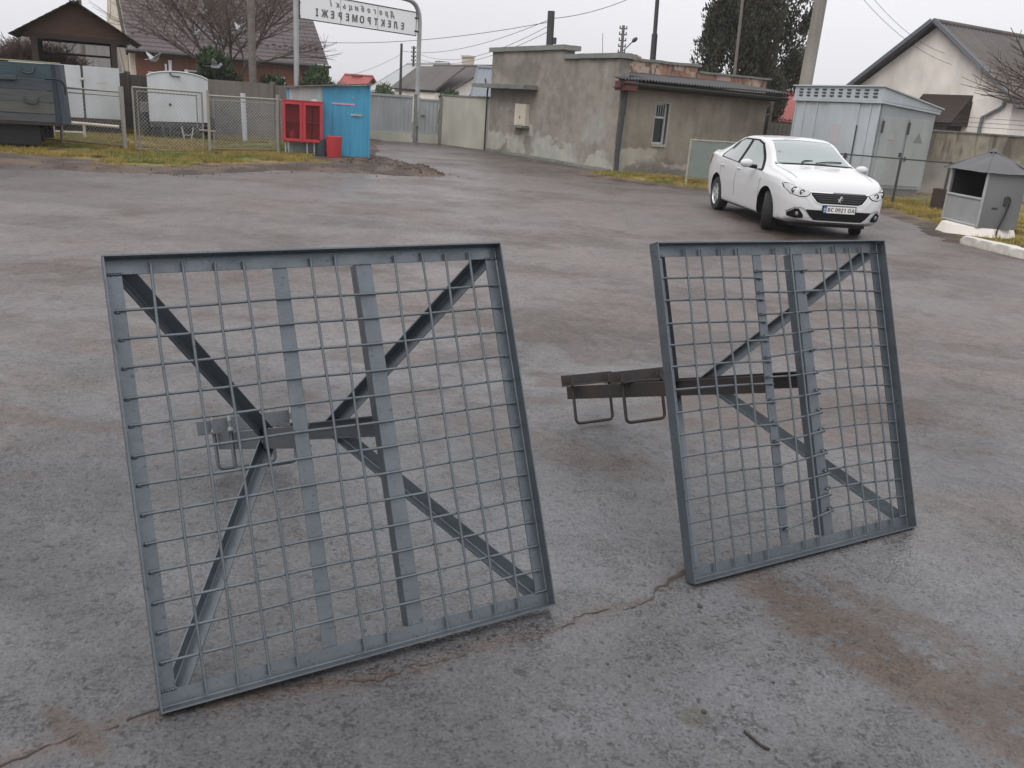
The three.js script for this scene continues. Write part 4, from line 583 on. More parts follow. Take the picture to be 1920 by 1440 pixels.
{
  const t = thing('fire_cabinet', 'red fire equipment cabinet with two wire mesh doors on legs', 'cabinet', [-6.27, 0, -22.6], 0.2);
  const m = M.red, W = 0.99;
  obj('back', b2(0, W, 0.36, 1.36, -0.34, -0.32), m, t); obj('side', b2(0, 0.02, 0.36, 1.36, -0.319, 0), m, t); obj('side', b2(W - 0.02, W, 0.36, 1.36, -0.319, 0), m, t); obj('top', b2(-0.02, W + 0.02, 1.361, 1.385, -0.34, 0.02), m, t); obj('bottom', b2(0.021, W - 0.021, 0.36, 0.39, -0.319, 0), m, t);
  for (const [x0, x1] of [[0, 0.49], [0.5, 0.99]]) { const d = obj('door', [b2(x0, x0 + 0.07, 0.38, 1.35, 0.003, 0.03), b2(x1 - 0.07, x1, 0.38, 1.35, 0.003, 0.03), b2(x0 + 0.07, x1 - 0.07, 1.28, 1.35, 0.003, 0.03), b2(x0 + 0.07, x1 - 0.07, 0.38, 0.45, 0.003, 0.03)], m, t); obj('wire_mesh', linkMesh(x1 - x0 - 0.14, 0.45, 1.28, 0.05).map((g) => g.translate(x0 + 0.07, 0, 0.015)), mat(0.25, 0.05, 0.05, 0.6), d); }
  obj('shelf', b2(0.021, W - 0.021, 0.84, 0.86, -0.319, -0.02), mat(0.2, 0.04, 0.04, 0.7), t); obj('bucket', [new THREE.CylinderGeometry(0.12, 0.085, 0.24, 16, 1, true).translate(0.22, 0.52, -0.15), bar(V(0.22, 0.42, -0.15), V(0.22, 0.41, -0.15), 0.085)], m, t); obj('shovel', [bar(V(0.7, 0.45, -0.2), V(0.75, 1.3, -0.25), 0.015)], M.wood, t); obj('lamp', rbox(0.14, 0.05, 0.1, 0.01, 0.78, 1.4, -0.05), M.white, t);
  for (const [x, z] of [[0.06, -0.05], [0.6, -0.05], [0.93, -0.05], [0.06, -0.3], [0.93, -0.3], [0.14, -0.05], [0.78, -0.05]]) obj('leg', bar(V(x, -0.03, z), V(x, 0.36, z), 0.022), M.galv, t);
}
const barrel = (name, label, p, r, h, m, r2 = r) => { const t = thing(name, label, 'barrel', p); obj('body', new THREE.LatheGeometry([[0, 0.01], [r2, 0.01], [r2, 0.04], [lerp(r2, r, 0.33), h * 0.33], [lerp(r2, r, 0.36) + 0.008, h * 0.36], [lerp(r2, r, 0.66), h * 0.66], [lerp(r2, r, 0.69) + 0.008, h * 0.69], [r, h - 0.02], [r + 0.01, h], [r - 0.015, h - 0.005], [r - 0.03, h - 0.04], [0, h - 0.04]].map((q) => new THREE.Vector2(...q)), 28), m, t); obj('rim', new THREE.TorusGeometry(r, 0.012, 6, 28).rotateX(Math.PI / 2).translate(0, h, 0), m, t); return t; };
barrel('red_barrel', 'small red barrel in front of the blue shed', [-5.0, 0.02, -22.75], 0.2, 0.53, M.red, 0.175); barrel('dark_barrel', 'dark barrel half hidden between red cabinet and red barrel', [-5.33, 0.02, -22.95], 0.2, 0.42, mat(0.03, 0.04, 0.05, 0.6)); barrel('rusty_drum', 'dark rusty drum standing beside the grey booth', [9.35, 0, -19.9], 0.2, 0.5, mat(0.05, 0.035, 0.03, 0.8, { map: T.rust }));

// ---------------------------------------------------------------- right side: transformer kiosk, booth, low fences
{
  const t = thing('transformer_kiosk', 'large grey metal transformer kiosk with vent slots under its roof', 'kiosk', [8.66, 0, -22.6], 0.345);
  // local +x along the face with two doors, -z along the long vented face (the corner nearest the camera at the origin)
  const W = 1.86, L = 3.6;
  obj('wall', [b2(0.06, 0.1, 0.25, 2.4, -L + 0.06, -0.06), b2(0.1, W - 0.06, 0.25, 2.35, -L + 0.06, -L + 0.1), b2(W - 0.1, W - 0.06, 0.25, 2.3, -L + 0.1, -0.1)], M.kiosk, t);
  obj('wall', extr([[0.06, 0.25], [W - 0.06, 0.25], [W - 0.06, 2.25], [0.06, 2.4]], 0.04).translate(0, 0, -0.1), M.kioskDark, t);
  obj('fascia', extr([[0, 2.36], [W + 0.04, 2.2], [W + 0.04, 2.26], [0, 2.68]], 0.04).translate(0, 0, -0.04), M.kiosk, t); const F = obj('fascia', b2(0, 0.04, 2.36, 2.68, -L, -0.042), M.kiosk, t);
  for (let i = 0; i < 10; i++) for (let j = 0; j < 3; j++) obj('vent', [box(0.02, 0.03, 0.15, -0.012, 2.45 + j * 0.08, -0.28 - i * 0.335, 0, 0, 0.5), box(0.01, 0.02, 0.13, -0.004, 2.428 + j * 0.08, -0.28 - i * 0.335)], M.darkgap, F);
  obj('roof', [prism([[0, 0], [L + 0.1, 0], [L + 0.1, 0.03], [0, 0.03]], V(-0.06, 2.69, 0.05), V(W + 0.08, 2.26, 0.05), V(0, 0, -1))], M.kiosk, t);
  obj('ledge', [b2(-0.03, 0.055, 2.3, 2.355, -L, 0.03), prism([[0, 0], [0.06, 0], [0.06, 0.05], [0, 0.05]], V(0.056, 2.35, -0.058), V(W + 0.02, 2.19, -0.058), V(0, 0, 1))], M.kiosk, t);
  // long face: door with frame, cover strips
  const d = obj('door', [rbox(0.035, 1.95, 1.25, 0.006, 0.045, 1.3, -1.45)], M.kiosk, t); obj('handle', [rbox(0.05, 0.06, 0.12, 0.01, 0.01, 0.95, -1.0)], M.darksteel, d); obj('hinge_rod', bar(V(0.02, 0.4, -0.8), V(0.02, 1.75, -0.8), 0.015), M.darksteel, d); obj('notice', b2(0.024, 0.027, 1.25, 1.75, -1.75, -1.4), mat(0.42, 0.4, 0.42, 0.7), d);
  for (const z of [-0.1, -0.42, -2.55, -3.1, -3.5]) obj('cover_strip', rbox(0.03, 2.0, 0.05, 0.006, 0.045, 1.32, z), M.kiosk, t);
  for (const [x0, x1] of [[0.18, 0.92], [1.0, 1.7]]) { const q = obj('door', rbox(x1 - x0, 1.66, 0.035, 0.006, (x0 + x1) / 2, 1.15, -0.04), M.kioskDoor, t); obj('hinge', [b2(x0 - 0.02, x0 + 0.02, 1.6, 1.9, -0.03, -0.005)], M.darksteel, q); if (x0 > 0.5) { obj('warning_sign', extr([[1.22, 1.42], [1.5, 1.42], [1.36, 1.66]], 0.006).translate(0, 0, -0.02), mat(0.19, 0.19, 0.185, 0.6), q); obj('lock', rbox(0.06, 0.1, 0.03, 0.006, 1.05, 1.0, -0.01), M.darksteel, q); } else { obj('warning_sign', extr([[0.4, 1.45], [0.6, 1.45], [0.5, 1.64]], 0.006).translate(0, 0, -0.02), mat(0.36, 0.33, 0.3, 0.6), q); obj('lock', rbox(0.07, 0.1, 0.03, 0.006, 0.88, 1.1, -0.01), M.darksteel, q); } }
  obj('base', b2(0.1, W - 0.1, -0.05, 0.25, -L + 0.1, -0.12), M.oldconc, t);
}
{
  const t = thing('metal_booth', 'grey sheet metal booth with pyramid roof and open dark hatch', 'booth', [7.8, 0.2, -15.1]);
  // square plan turned to the camera: corner at the origin, one face to the left-back, one to the right-back
  const e1 = V(-0.09, 0, -1).normalize(), e2 = V(1, 0, 0.1).normalize(), A = 1.09, B = 0.63, H0 = 0.93;
  const P = (a, b, y) => V(0, y, 0).addScaledVector(e1, a).addScaledVector(e2, b);
  const plate = (a0, b0, a1, b1, y0, y1, th, dir) => prism([[0, 0], [y1 - y0, 0], [y1 - y0, th], [0, th]], P(a0, b0, y0), P(a1, b1, y0), V(0, 1, 0));
  const gm = mat(0.33, 0.345, 0.355, 0.5, { map: T.grime }), dm = mat(0.17, 0.175, 0.182, 0.55, { map: T.grime });
  obj('hatch_panel', plate(0, 0, A, 0, 0, 0.47, 0.02), gm, t);
  obj('hatch_frame', [bar(P(0, 0, 0.47), P(A, 0, 0.47), 0.025), bar(P(0, 0, 0), P(0, 0, H0), 0.025), bar(P(A, 0, 0), P(A, 0, H0), 0.025), bar(P(0, 0, H0), P(A, 0, H0), 0.02), bar(P(0, 0, 0.02), P(A, 0, 0.02), 0.02)], M.galv, t);
  obj('side_panel', plate(0, 0.02, 0, B, 0, H0, 0.018), dm, t); obj('back_panel', [plate(A, 0, A, B, 0, H0, 0.02), plate(0.02, B, A, B, 0, H0, 0.02)], dm, t);
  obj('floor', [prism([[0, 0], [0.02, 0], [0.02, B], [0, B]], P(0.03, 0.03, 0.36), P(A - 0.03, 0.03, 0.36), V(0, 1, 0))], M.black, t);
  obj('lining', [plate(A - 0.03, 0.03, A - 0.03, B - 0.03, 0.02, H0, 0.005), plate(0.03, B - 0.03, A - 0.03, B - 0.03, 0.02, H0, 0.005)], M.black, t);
  const apex = P(A / 2, B / 2, H0 + 0.34), o = 0.1, K = [P(-o, -o, H0 - 0.01), P(A + o, -o, H0 - 0.01), P(A + o, B + o, H0 - 0.01), P(-o, B + o, H0 - 0.01)], tri = (a, b, n = 7) => quadStrip(Array.from({ length: n + 1 }, (_, i) => Array.from({ length: n + 1 }, (_, j) => { const q = a.clone().lerp(b, j / n).lerp(apex, i / n); q.y += 0.03 * (vnoise(q.x * 7, q.z * 7, 201) - 0.5) * (i > 0 ? 1 : 0.4); return q; })));
  const rm = mat(0.1, 0.1, 0.107, 0.45, { map: T.grime, metalness: 0.3 }); for (let i = 0; i < 4; i++) obj('roof', tri(K[i], K[(i + 1) % 4]), rm, t);
  for (const k of K) obj('ridge', bar(k, apex, 0.012), rm, t); obj('finial', new THREE.ConeGeometry(0.07, 0.08, 10).translate(apex.x, apex.y + 0.02, apex.z), rm, t);
  obj('handle', bar(P(-0.02, 0.17, 0.34), P(-0.02, 0.26, 0.34), 0.014), M.darksteel, t); obj('socket', rbox(0.05, 0.15, 0.05, 0.01, P(-0.03, 0.36, 0.48).x, 0.47, P(-0.03, 0.36, 0.48).z), M.darksteel, t);
  obj('cable', tube([P(-0.03, 0.36, 0.55), P(-0.06, 0.41, 0.5), P(-0.06, 0.38, 0.25), P(-0.08, 0.31, 0.02), P(-0.12, 0.28, -0.1)], 0.014, 6), M.black, t);
  const bp = P(A / 2, B / 2, 0); const base = new THREE.CylinderGeometry(0.57, 0.66, 0.24, 28, 4); { const p = base.attributes.position; for (let i = 0; i < p.count; i++) { const k = 1 + 0.1 * (vnoise(p.getX(i) * 5, p.getZ(i) * 5, 203) - 0.5); p.setX(i, p.getX(i) * k); p.setZ(i, p.getZ(i) * k); } base.computeVertexNormals(); }
  obj('base', base.translate(bp.x, -0.125, bp.z), M.housewhite, t);
}
{ // whitewashed kerb stones
  const pts = [[7.3, -14.2], [7.42, -13.6], [7.56, -13.0], [7.8, -12.4]]; const R = mulberry(9);
  const stone = (k, label) => { const c = new THREE.CatmullRomCurve3(pts.map(([x, z]) => V(x, 0, z))), p = c.getPoint(k), q = c.getTangent(k), g = new THREE.BoxGeometry(0.44, 0.17, 0.22, 8, 5, 5), a = g.attributes.position; for (let i = 0; i < a.count; i++) { const v = V(a.getX(i), a.getY(i), a.getZ(i)), n = fbm(v.x * 6 + k * 40, v.y * 9 + v.z * 7, 205, 3) - 0.5; v.multiplyScalar(1 + 0.3 * n); const L = V(v.x / 0.24, v.y / 0.1, v.z / 0.13).length(); if (L > 1.25) v.multiplyScalar(1.25 / L); a.setXYZ(i, v.x, v.y, v.z); } g.computeVertexNormals(); const o = obj(numbered('kerb_stone'), g, mat(0.75, 0.74, 0.7, 0.9, { map: T.concrete }), scene); o.position.set(p.x, 0.045 + 0.01 * R(), p.z); o.rotation.y = Math.atan2(-q.z, q.x) + 0.12 * (R() - 0.5); tag(o, label, 'kerb stone', 'whitewashed kerb stones beside the booth'); };
  ['whitewashed kerb stone at the rounded end nearest the booth', 'second whitewashed kerb stone from the booth end', 'third whitewashed kerb stone from the booth end', 'fourth whitewashed kerb stone from the booth end', 'last whitewashed kerb stone at the right edge'].forEach((l, i) => stone(0.06 + i * 0.2, l));
}
{
  const mk = (label, a, b, h, rods, m, end) => { const w = Math.hypot(b[0] - a[0], b[1] - a[1]), t = thing('low_mesh_fence', label, 'fence', [a[0], 0, a[1]], Math.atan2(-(b[1] - a[1]), b[0] - a[0])); obj('rail', bar(V(0, h, 0), V(w, h, 0), 0.016), m, t); obj('wire_mesh', linkMesh(w, 0.18, h, 0.06), M.galv, t); for (const x of rods) obj('post', bar(V(x, -0.03, 0), V(x, h + 0.03, 0), 0.028), m, t); return t; };
  const green = mat(0.36, 0.38, 0.34, 0.7, { map: T.rust });
  const p = mk('greenish framed mesh panel standing behind the white car', [4.0, -22.2], [5.9, -22.6], 1.12, [0, 1.9], green); obj('net', b2(0.06, 1.86, 0.22, 1.08, -0.03, -0.026), mat(0.34, 0.42, 0.38, 0.8, { transmission: 0.25, thickness: 0 }), p);
  mk('thin wire fence with dark posts in front of the transformer kiosk', [7.4, -21.3], [9.75, -20.4], 1.07, [0.12, 1.35, 2.4], M.darksteel);
}

// ---------------------------------------------------------------- small things on the asphalt
{
  const stones = [[0.742, -2.741, 0.009], [0.374, -2.363, 0.004], [0.437, -2.307, 0.005], [0.647, -2.161, 0.007], [0.9, -2.327, 0.005]];
  const spots = ['between the two frames', 'before the crack', 'a little right of the crack', 'near the square mark', 'at the brown stain', 'right of the square mark', 'by the end of the crack', 'left of the frame foot'];
  stones.forEach(([x, z, r], i) => { const g = new THREE.IcosahedronGeometry(r, 1); const a = g.attributes.position; for (let k = 0; k < a.count; k++) { const q = 0.8 + 0.5 * vnoise(a.getX(k) * 150 + i * 9, a.getY(k) * 150 + a.getZ(k) * 90, 211); a.setXYZ(k, a.getX(k) * q, a.getY(k) * q * 0.7, a.getZ(k) * q * 1.2); } g.computeVertexNormals(); const o = obj(numbered('pebble'), g, mat(0.05, 0.043, 0.04, 0.9)); o.position.set(x, r * 0.4, z); tag(o, 'small dark pebble on the asphalt ' + spots[i], 'pebble', 'pebbles on the asphalt'); });
  const tw = obj('twig', tube([V(0.75, 0.004, -2.085), V(0.77, 0.006, -2.05), V(0.785, 0.004, -2.03), V(0.805, 0.005, -2.015)], 0.0045, 5), M.darkwood); tag(tw, 'short dark twig lying on the foreground asphalt', 'twig');
}
// ---------------------------------------------------------------- the two steel mesh frames (nest platforms stood on edge)
// each is built flat: x along the foot, y up the frame, z out of its face; then set at its foot and leaned back
function meshFrame(label, o) {
  const t = thing('steel_mesh_frame', label, 'steel frame', o.pos, 0, 'grey steel mesh frames standing on the yard');
  t.quaternion.setFromRotationMatrix(new THREE.Matrix4().makeBasis(V(...o.u), V(...o.v), V(...o.n)));
  const W = 1.305, D = -0.05, th = 0.005, R = mulberry(o.seed), X = V(1, 0, 0), Y = V(0, 1, 0), Z = V(0, 0, 1);
  const L = lshape(0.05, th);
  // rails: angle iron, one leg in the plane of the mesh, one leg towards the viewer
  obj('rail', prism(L, V(0, 0, D), V(W, 0, D), Y), M.steel, t);            // foot: x axis Y, y axis = X x Y = Z
  obj('rail', prism(L, V(W, W, D), V(0, W, D), V(0, -1, 0)), M.steel, t);
  obj('rail', prism(L, V(0, W - 0.006, D - 0.0005), V(0, 0.006, D - 0.0005), X), M.steel, t);
  obj('rail', prism(L, V(W, 0.006, D - 0.0005), V(W, W - 0.006, D - 0.0005), V(-1, 0, 0)), M.steel, t);
  const welds = []; for (const [x, y] of [[0.05, 0.05], [W - 0.05, 0.05], [0.05, W - 0.05], [W - 0.05, W - 0.05]]) for (let i = 0; i < 7; i++) { const g = new THREE.SphereGeometry(0.005, 6, 5); g.translate(x + (x < 0.5 ? -1 : 1) * i * 0.007 , y + 0.002 * (R() - 0.5), D + 0.006); welds.push(g); } obj('weld', welds, M.steel, t);
  // two uprights behind the mesh: angle iron, one leg flat, one leg pointing back
  const [ua, ub] = o.uprights;
  obj('upright', prism(lshape(0.047, th), V(ua[0] + 0.047, W - 0.045, D - 0.001), V(ua[1] + 0.047, 0.045, D - 0.001), V(-1, 0, 0)).applyMatrix4(new THREE.Matrix4()), M.steel, t);
  obj('upright', prism(lshape(0.055, th), V(ub[0], 0.045, D - 0.001), V(ub[1], W - 0.045, D - 0.001), X).applyMatrix4(new THREE.Matrix4()), M.steel, t);
  // mesh: round bars laid in the frame and tack-welded on
  const zh = D + th + 0.004, zv = zh + 0.0085, r = 0.0045;
  o.cols.forEach(([a, b]) => { const pts = []; for (let i = 0; i <= 5; i++) { const k = i / 5; pts.push(V(lerp(b, a, k) + (i % 5 ? 0.008 * (R() - 0.5) : 0), lerp(0.012 + 0.008 * R(), W - 0.018 - 0.008 * R(), k), zv + (i % 5 ? 0.004 * (R() - 0.5) : 0))); } obj('rod', tube(pts, r, 7, 20), o.rod, t); });
  o.rows.forEach((seg) => seg.forEach((pts) => { const P = pts.map(([x, y]) => V(x, y, zh + 0.002 * (R() - 0.5))); obj('rod', tube(P, r, 7, 6 * P.length), o.rod, t); const w = new THREE.SphereGeometry(0.0062, 6, 5); }));
  const tacks = []; o.rows.forEach((seg) => seg.forEach((pts) => { for (const q of [pts[0], pts[pts.length - 1]]) tacks.push(new THREE.SphereGeometry(0.0068, 7, 5).scale(1.5, 0.8, 0.7).translate(q[0] + (q[0] < W / 2 ? 0.006 : -0.006), q[1] - 0.004, zh - 0.003)); })); tag(obj('tack_weld', tacks, o.rod, t), null, null, null, 'stuff');
  // two arms: channels pointing back from the uprights
  const sk = o.skew, cs = 0.072, tilt = o.tilt, arm = (x0, face, w1) => { const A = V(x0, o.armAt, D - 0.012), B = V(x0 + sk * 1.55, o.armAt - tilt * w1, w1); return [prism(ushape(cs, 0.036, 0.005).map(([x, y]) => [face * x, y - cs / 2]), A, B, X), A, B]; };
  const W1 = o.far - 0.03, [g1, A1, B1] = arm(ua[2], 1, W1), [g2, A2, B2] = arm(ub[2], -1, W1);
  obj('arm', g1, o.arm, t); obj('arm', g2, o.arm, t);
  const on = (A, B, w) => A.clone().lerp(B, (w - A.z) / (B.z - A.z));
  // four braces: angle iron from the corners back to the arms
  const brace = (corner, A, B, w, dy, turn) => { const q = on(A, B, w); q.y += dy; const p = V(corner[0], corner[1], D - 0.03), d = q.clone().sub(p).normalize(), side = d.clone().cross(Z).normalize(), c = Math.cos(turn), s = Math.sin(turn), f = d.clone().cross(side).normalize(); obj('brace', prism(lshape(0.047, 0.0045), p, q, side.clone().multiplyScalar(c).addScaledVector(f, s)), M.steel, t); };
  const bw = o.braceAt;
  brace([0.035, W - 0.03], A1, B1, bw, 0.03, -2.55); brace([0.035, 0.03], A1, B1, bw, -0.03, -2.22); brace([W - 0.035, W - 0.03], A2, B2, bw - 0.1, 0.03, -2.36); brace([W - 0.035, 0.03], A2, B2, bw - 0.05, -0.03, -2.36);
  // two crosspieces on the arms, each with a hanging U-bolt
  o.cross.forEach((w, i) => {
    const a = on(A1, B1, w), b = on(A2, B2, w), top = 0.037 + 0.002, x0 = Math.min(a.x, b.x) - 0.045 + o.shift, x1 = x0 + 0.345, y = (a.y + b.y) / 2 + top;
    const c = obj('crosspiece', [prism(lshape(0.062, 0.005), V(x0, y, w), V(x1, y, w), V(0, 1, 0))], o.arm, t); // one leg up, one leg flat
    const rb = 0.0085, ux0 = x0 + o.legs[0], ux1 = x1 - o.legs[1], yb = y - o.drop[i], zz = w + 0.032, k = 0.03;
    const path = new THREE.CurvePath(); const P = [V(ux0, y + 0.05, zz), V(ux0, yb + k, zz), V(ux0 + k, yb, zz), V(ux1 - k, yb, zz), V(ux1, yb + k, zz), V(ux1, y + 0.055, zz)];
    path.add(new THREE.LineCurve3(P[0], P[1])); path.add(new THREE.QuadraticBezierCurve3(P[1], V(ux0, yb, zz), P[2])); path.add(new THREE.LineCurve3(P[2], P[3])); path.add(new THREE.QuadraticBezierCurve3(P[3], V(ux1, yb, zz), P[4])); path.add(new THREE.LineCurve3(P[4], P[5]));
    const U = obj('u_bolt', new THREE.TubeGeometry(path, 90, rb, 8), o.arm, t);
    for (const x of [ux0, ux1]) obj('nut', o.plain ? new THREE.CylinderGeometry(0.014, 0.014, 0.014, 6).translate(x, y + 0.014, zz) : [new THREE.CylinderGeometry(0.013, 0.013, 0.012, 6).translate(x, y + 0.0135, zz), new THREE.CylinderGeometry(0.017, 0.017, 0.003, 14).translate(x, y + 0.0066, zz), new THREE.CylinderGeometry(0.0088, 0.0088, 0.03, 8).translate(x, y + 0.062, zz)], o.plain ? o.arm : M.zinc, U);
  });
  return t;
}
const lin = (a, b, n) => Array.from({ length: n }, (_, i) => lerp(a, b, i / (n - 1)));
{
  const R = mulberry(77), rows = lin(1.148, 0.131, 13).map((y, i) => { const a = y + 0.006 * (R() - 0.5), b = lin(1.16, 0.126, 13)[i] + 0.006 * (R() - 0.5); return [[[0.019 + 0.006 * (R() - 0.5), a], [0.3, lerp(a, b, 0.22) + 0.004 * (R() - 0.5)], [0.51, lerp(a, b, 0.39) + 0.003], [0.8, lerp(a, b, 0.62) - 0.004 * R()], [1.287, b]]]; });
  meshFrame('nearer and larger-looking steel mesh frame leaning back on its bracket', {
    pos: [-0.9075, 0.02, -1.9618], u: [0.8575, 0.0102, -0.5144], v: [-0.2206, 0.9106, -0.3496], n: [0.4648, 0.4132, 0.7831], seed: 3, rod: M.rod, arm: M.steelArm,
    cols: [[0.131, 0.129], [0.22, 0.219], [0.314, 0.311], [0.399, 0.398], [0.613, 0.611], [0.694, 0.691], [0.903, 0.9], [1.005, 0.998], [1.094, 1.083], [1.187, 1.176]], rows,
    uprights: [[0.491, 0.483, 0.505], [0.771, 0.768, 0.815]], legs: [0.065, 0.022], skew: -0.0, armAt: 0.712, tilt: 0.045, far: -1.46, braceAt: -0.6, cross: [-1.46, -1.07], drop: [0.165, 0.16], shift: -0.042,
  });
  const L = lin(1.171, 0.139, 13), Lr = lin(1.155, 0.122, 13), Ml = lin(1.189, 0.118, 13), Mr = lin(1.187, 0.143, 13), Rl = lin(1.182, 0.155, 13), Rr = lin(1.167, 0.135, 13), j = () => 0.012 * (R() - 0.5);
  meshFrame('farther steel mesh frame with brown bracket jutting out to its left', {
    pos: [0.7426, 0.02, -2.862], u: [0.8632, -0.0084, -0.5047], v: [-0.1766, 0.9316, -0.3176], n: [0.4729, 0.3633, 0.8027], seed: 4, rod: M.rod, arm: M.bare,
    cols: [[0.162, 0.143], [0.241, 0.243], [0.345, 0.335], [0.437, 0.42], [0.648, 0.636], [0.734, 0.724], [0.921, 0.924], [1.012, 1.015], [1.098, 1.102], [1.182, 1.192]],
    rows: L.map((_, i) => { const a = L[i] + j(), b = Lr[i] + j(), c = Ml[i] + j(), d = Mr[i] + j() * 2, e = Rl[i] + j(), f = Rr[i] + j(); return [[[0.028, a], [0.29, lerp(a, b, 0.5) + 0.003], [0.552, b]], [[0.538, c], [0.68, lerp(c, d, 0.5) - 0.004], [0.832, d]], [[0.82, e], [1.05, lerp(e, f, 0.5) + 0.003], [1.288, f]]]; }),
    uprights: [[0.533, 0.518, 0.54], [0.772, 0.768, 0.835]], legs: [0.05, 0.045], skew: 0.0, armAt: 0.717, tilt: 0.028, far: -1.57, braceAt: -0.68, cross: [-1.52, -1.05], drop: [0.212, 0.205], shift: -0.035, plain: true,
  });
}
// ---------------------------------------------------------------- the white saloon car
{
  const cat = (tab, z) => { let i = 0; while (i < tab.length - 2 && z > tab[i + 1][0]) i++; const p = (k) => tab[clamp(k, 0, tab.length - 1)], [z1, y1] = p(i), [z2, y2] = p(i + 1), m1 = (p(i + 1)[1] - p(i - 1)[1]) / Math.max(1e-6, p(i + 1)[0] - p(i - 1)[0]), m2 = (p(i + 2)[1] - p(i)[1]) / Math.max(1e-6, p(i + 2)[0] - p(i)[0]), h = z2 - z1, t = clamp((z - z1) / h), a = t * t * t, b = t * t; return (2 * a - 3 * b + 1) * y1 + (a - 2 * b + t) * h * m1 + (-2 * a + 3 * b) * y2 + (a - b) * h * m2; };
  const TOP = [[-2.22, 0.72], [-2.19, 0.95], [-2.1, 1.08], [-1.9, 1.115], [-1.62, 1.125], [-1.38, 1.2], [-1.05, 1.36], [-0.65, 1.442], [-0.25, 1.465], [0.1, 1.452], [0.38, 1.395], [0.62, 1.29], [0.95, 1.11], [1.1, 1.04], [1.3, 1.005], [1.65, 0.955], [1.92, 0.89], [2.06, 0.815], [2.15, 0.7], [2.2, 0.58], [2.22, 0.48]];
  const WID = [[-2.22, 0.58], [-2.16, 0.72], [-2.02, 0.81], [-1.6, 0.86], [-1.1, 0.873], [0, 0.875], [1.1, 0.873], [1.55, 0.865], [1.85, 0.835], [2.03, 0.77], [2.14, 0.665], [2.2, 0.53], [2.22, 0.42]];
  const belt = (z) => 0.935 - z * 0.045, bot = (z) => 0.2 + 0.1 * sstep(1.7, 2.2, Math.abs(z)) - (z > 1.9 ? 0.03 : 0);
  const section = (z) => { // half section from under the sill to the roof centre line
    const T = cat(TOP, z), W = cat(WID, z), B = bot(z), ys = Math.min(belt(z), T - 0.09), gh = sstep(0.02, 0.42, T - belt(z)), wr = lerp(0.88 * W, 0.61, gh), yr = T - lerp(0.022, 0.055, gh), ym = Math.min(0.62, lerp(B, ys, 0.62));
    return [[0, B], [0.8 * W, B], [0.955 * W, B + 0.05], [0.985 * W, lerp(B, ym, 0.6)], [W, ym], [0.988 * W, lerp(ym, ys, 0.6)], [0.955 * W, ys], [lerp(wr, 0.945 * W, 0.42), lerp(yr, ys, 0.44)], [wr, yr], [wr * 0.86, lerp(yr, T, 0.6)], [wr * 0.5, T - 0.006], [0, T]];
  };
  const hw = (z, y) => { const s = section(clamp(z, -2.22, 2.22)); let m = 0; for (let i = 1; i < s.length; i++) { const [x0, y0] = s[i - 1], [x1, y1] = s[i]; if ((y0 - y) * (y1 - y) <= 0 && y0 !== y1) m = Math.max(m, lerp(x0, x1, (y - y0) / (y1 - y0))); } return m; };
  const solve = (f, a, b) => { for (let i = 0; i < 24; i++) { const m = (a + b) / 2; if (f(m)) a = m; else b = m; } return a; };
  const frontZ = (x, y) => solve((z) => hw(z, y) >= Math.max(0.01, Math.abs(x)), 0.9, 2.22), topY = (x, z) => { const s = section(z); let y = 0; for (let i = 4; i < s.length - 1; i++) { const [x0, y0] = s[i], [x1, y1] = s[i + 1]; if ((x0 - Math.abs(x)) * (x1 - Math.abs(x)) <= 0 && x0 !== x1) y = Math.max(y, lerp(y0, y1, (Math.abs(x) - x0) / (x1 - x0))); } return y; };
  const sub = (poly, step, map) => { // fill a polygon with a fine grid of triangles and put it on the body
    let tris = THREE.ShapeUtils.triangulateShape(poly.map((p) => new THREE.Vector2(...p)), []).map((t) => t.map((i) => poly[i]));
    for (let k = 0; k < 7; k++) { const next = []; let split = false; for (const [a, b, c] of tris) { const d = [[a, b, c], [b, c, a], [c, a, b]].sort((p, q) => Math.hypot(q[0][0] - q[1][0], q[0][1] - q[1][1]) - Math.hypot(p[0][0] - p[1][0], p[0][1] - p[1][1]))[0]; if (Math.hypot(d[0][0] - d[1][0], d[0][1] - d[1][1]) > step) { split = true; const m = [(d[0][0] + d[1][0]) / 2, (d[0][1] + d[1][1]) / 2]; next.push([d[0], m, d[2]], [m, d[1], d[2]]); } else next.push([a, b, c]); } tris = next; if (!split) break; }
    const pos = []; for (const t of tris) for (const p of t) pos.push(...map(...p)); let g = new THREE.BufferGeometry(); g.setAttribute('position', new THREE.Float32BufferAttribute(pos, 3)); g.computeVertexNormals(); return toCreasedNormals(g, 0.6);
  };
  const F = (e) => (x, y) => [x, y, frontZ(x, y) + e], S = (s, e) => (z, y) => [s * (hw(z, y) + e), y, z], U = (e) => (x, z) => [x, topY(x, z) + e, z];
  const flip = (p) => p.map(([x, y]) => [-x, y]);
  const paint = mat(0.54, 0.545, 0.55, 0.35, { clearcoat: 0.7, clearcoatRoughness: 0.08 }), trim = mat(0.008, 0.008, 0.009, 0.6, { clearcoat: 0, specularIntensity: 0.25 }), glass = mat(0.12, 0.16, 0.15, 0.05, { clearcoat: 1, clearcoatRoughness: 0.03, ior: 1.8 }), chrome = mat(0.6, 0.6, 0.6, 0.15, { metalness: 1 }), lampG = mat(0.45, 0.47, 0.48, 0.12, { clearcoat: 1 });
  const t = thing('white_car', 'white saloon car parked with turned front wheels before the grey kiosk', 'car', [4.62, 0, -15.75], 0.1);
  const rows = []; const zs = []; for (let z = -2.22; z < 2.2205; z += 0.04) zs.push(Math.min(z, 2.22));
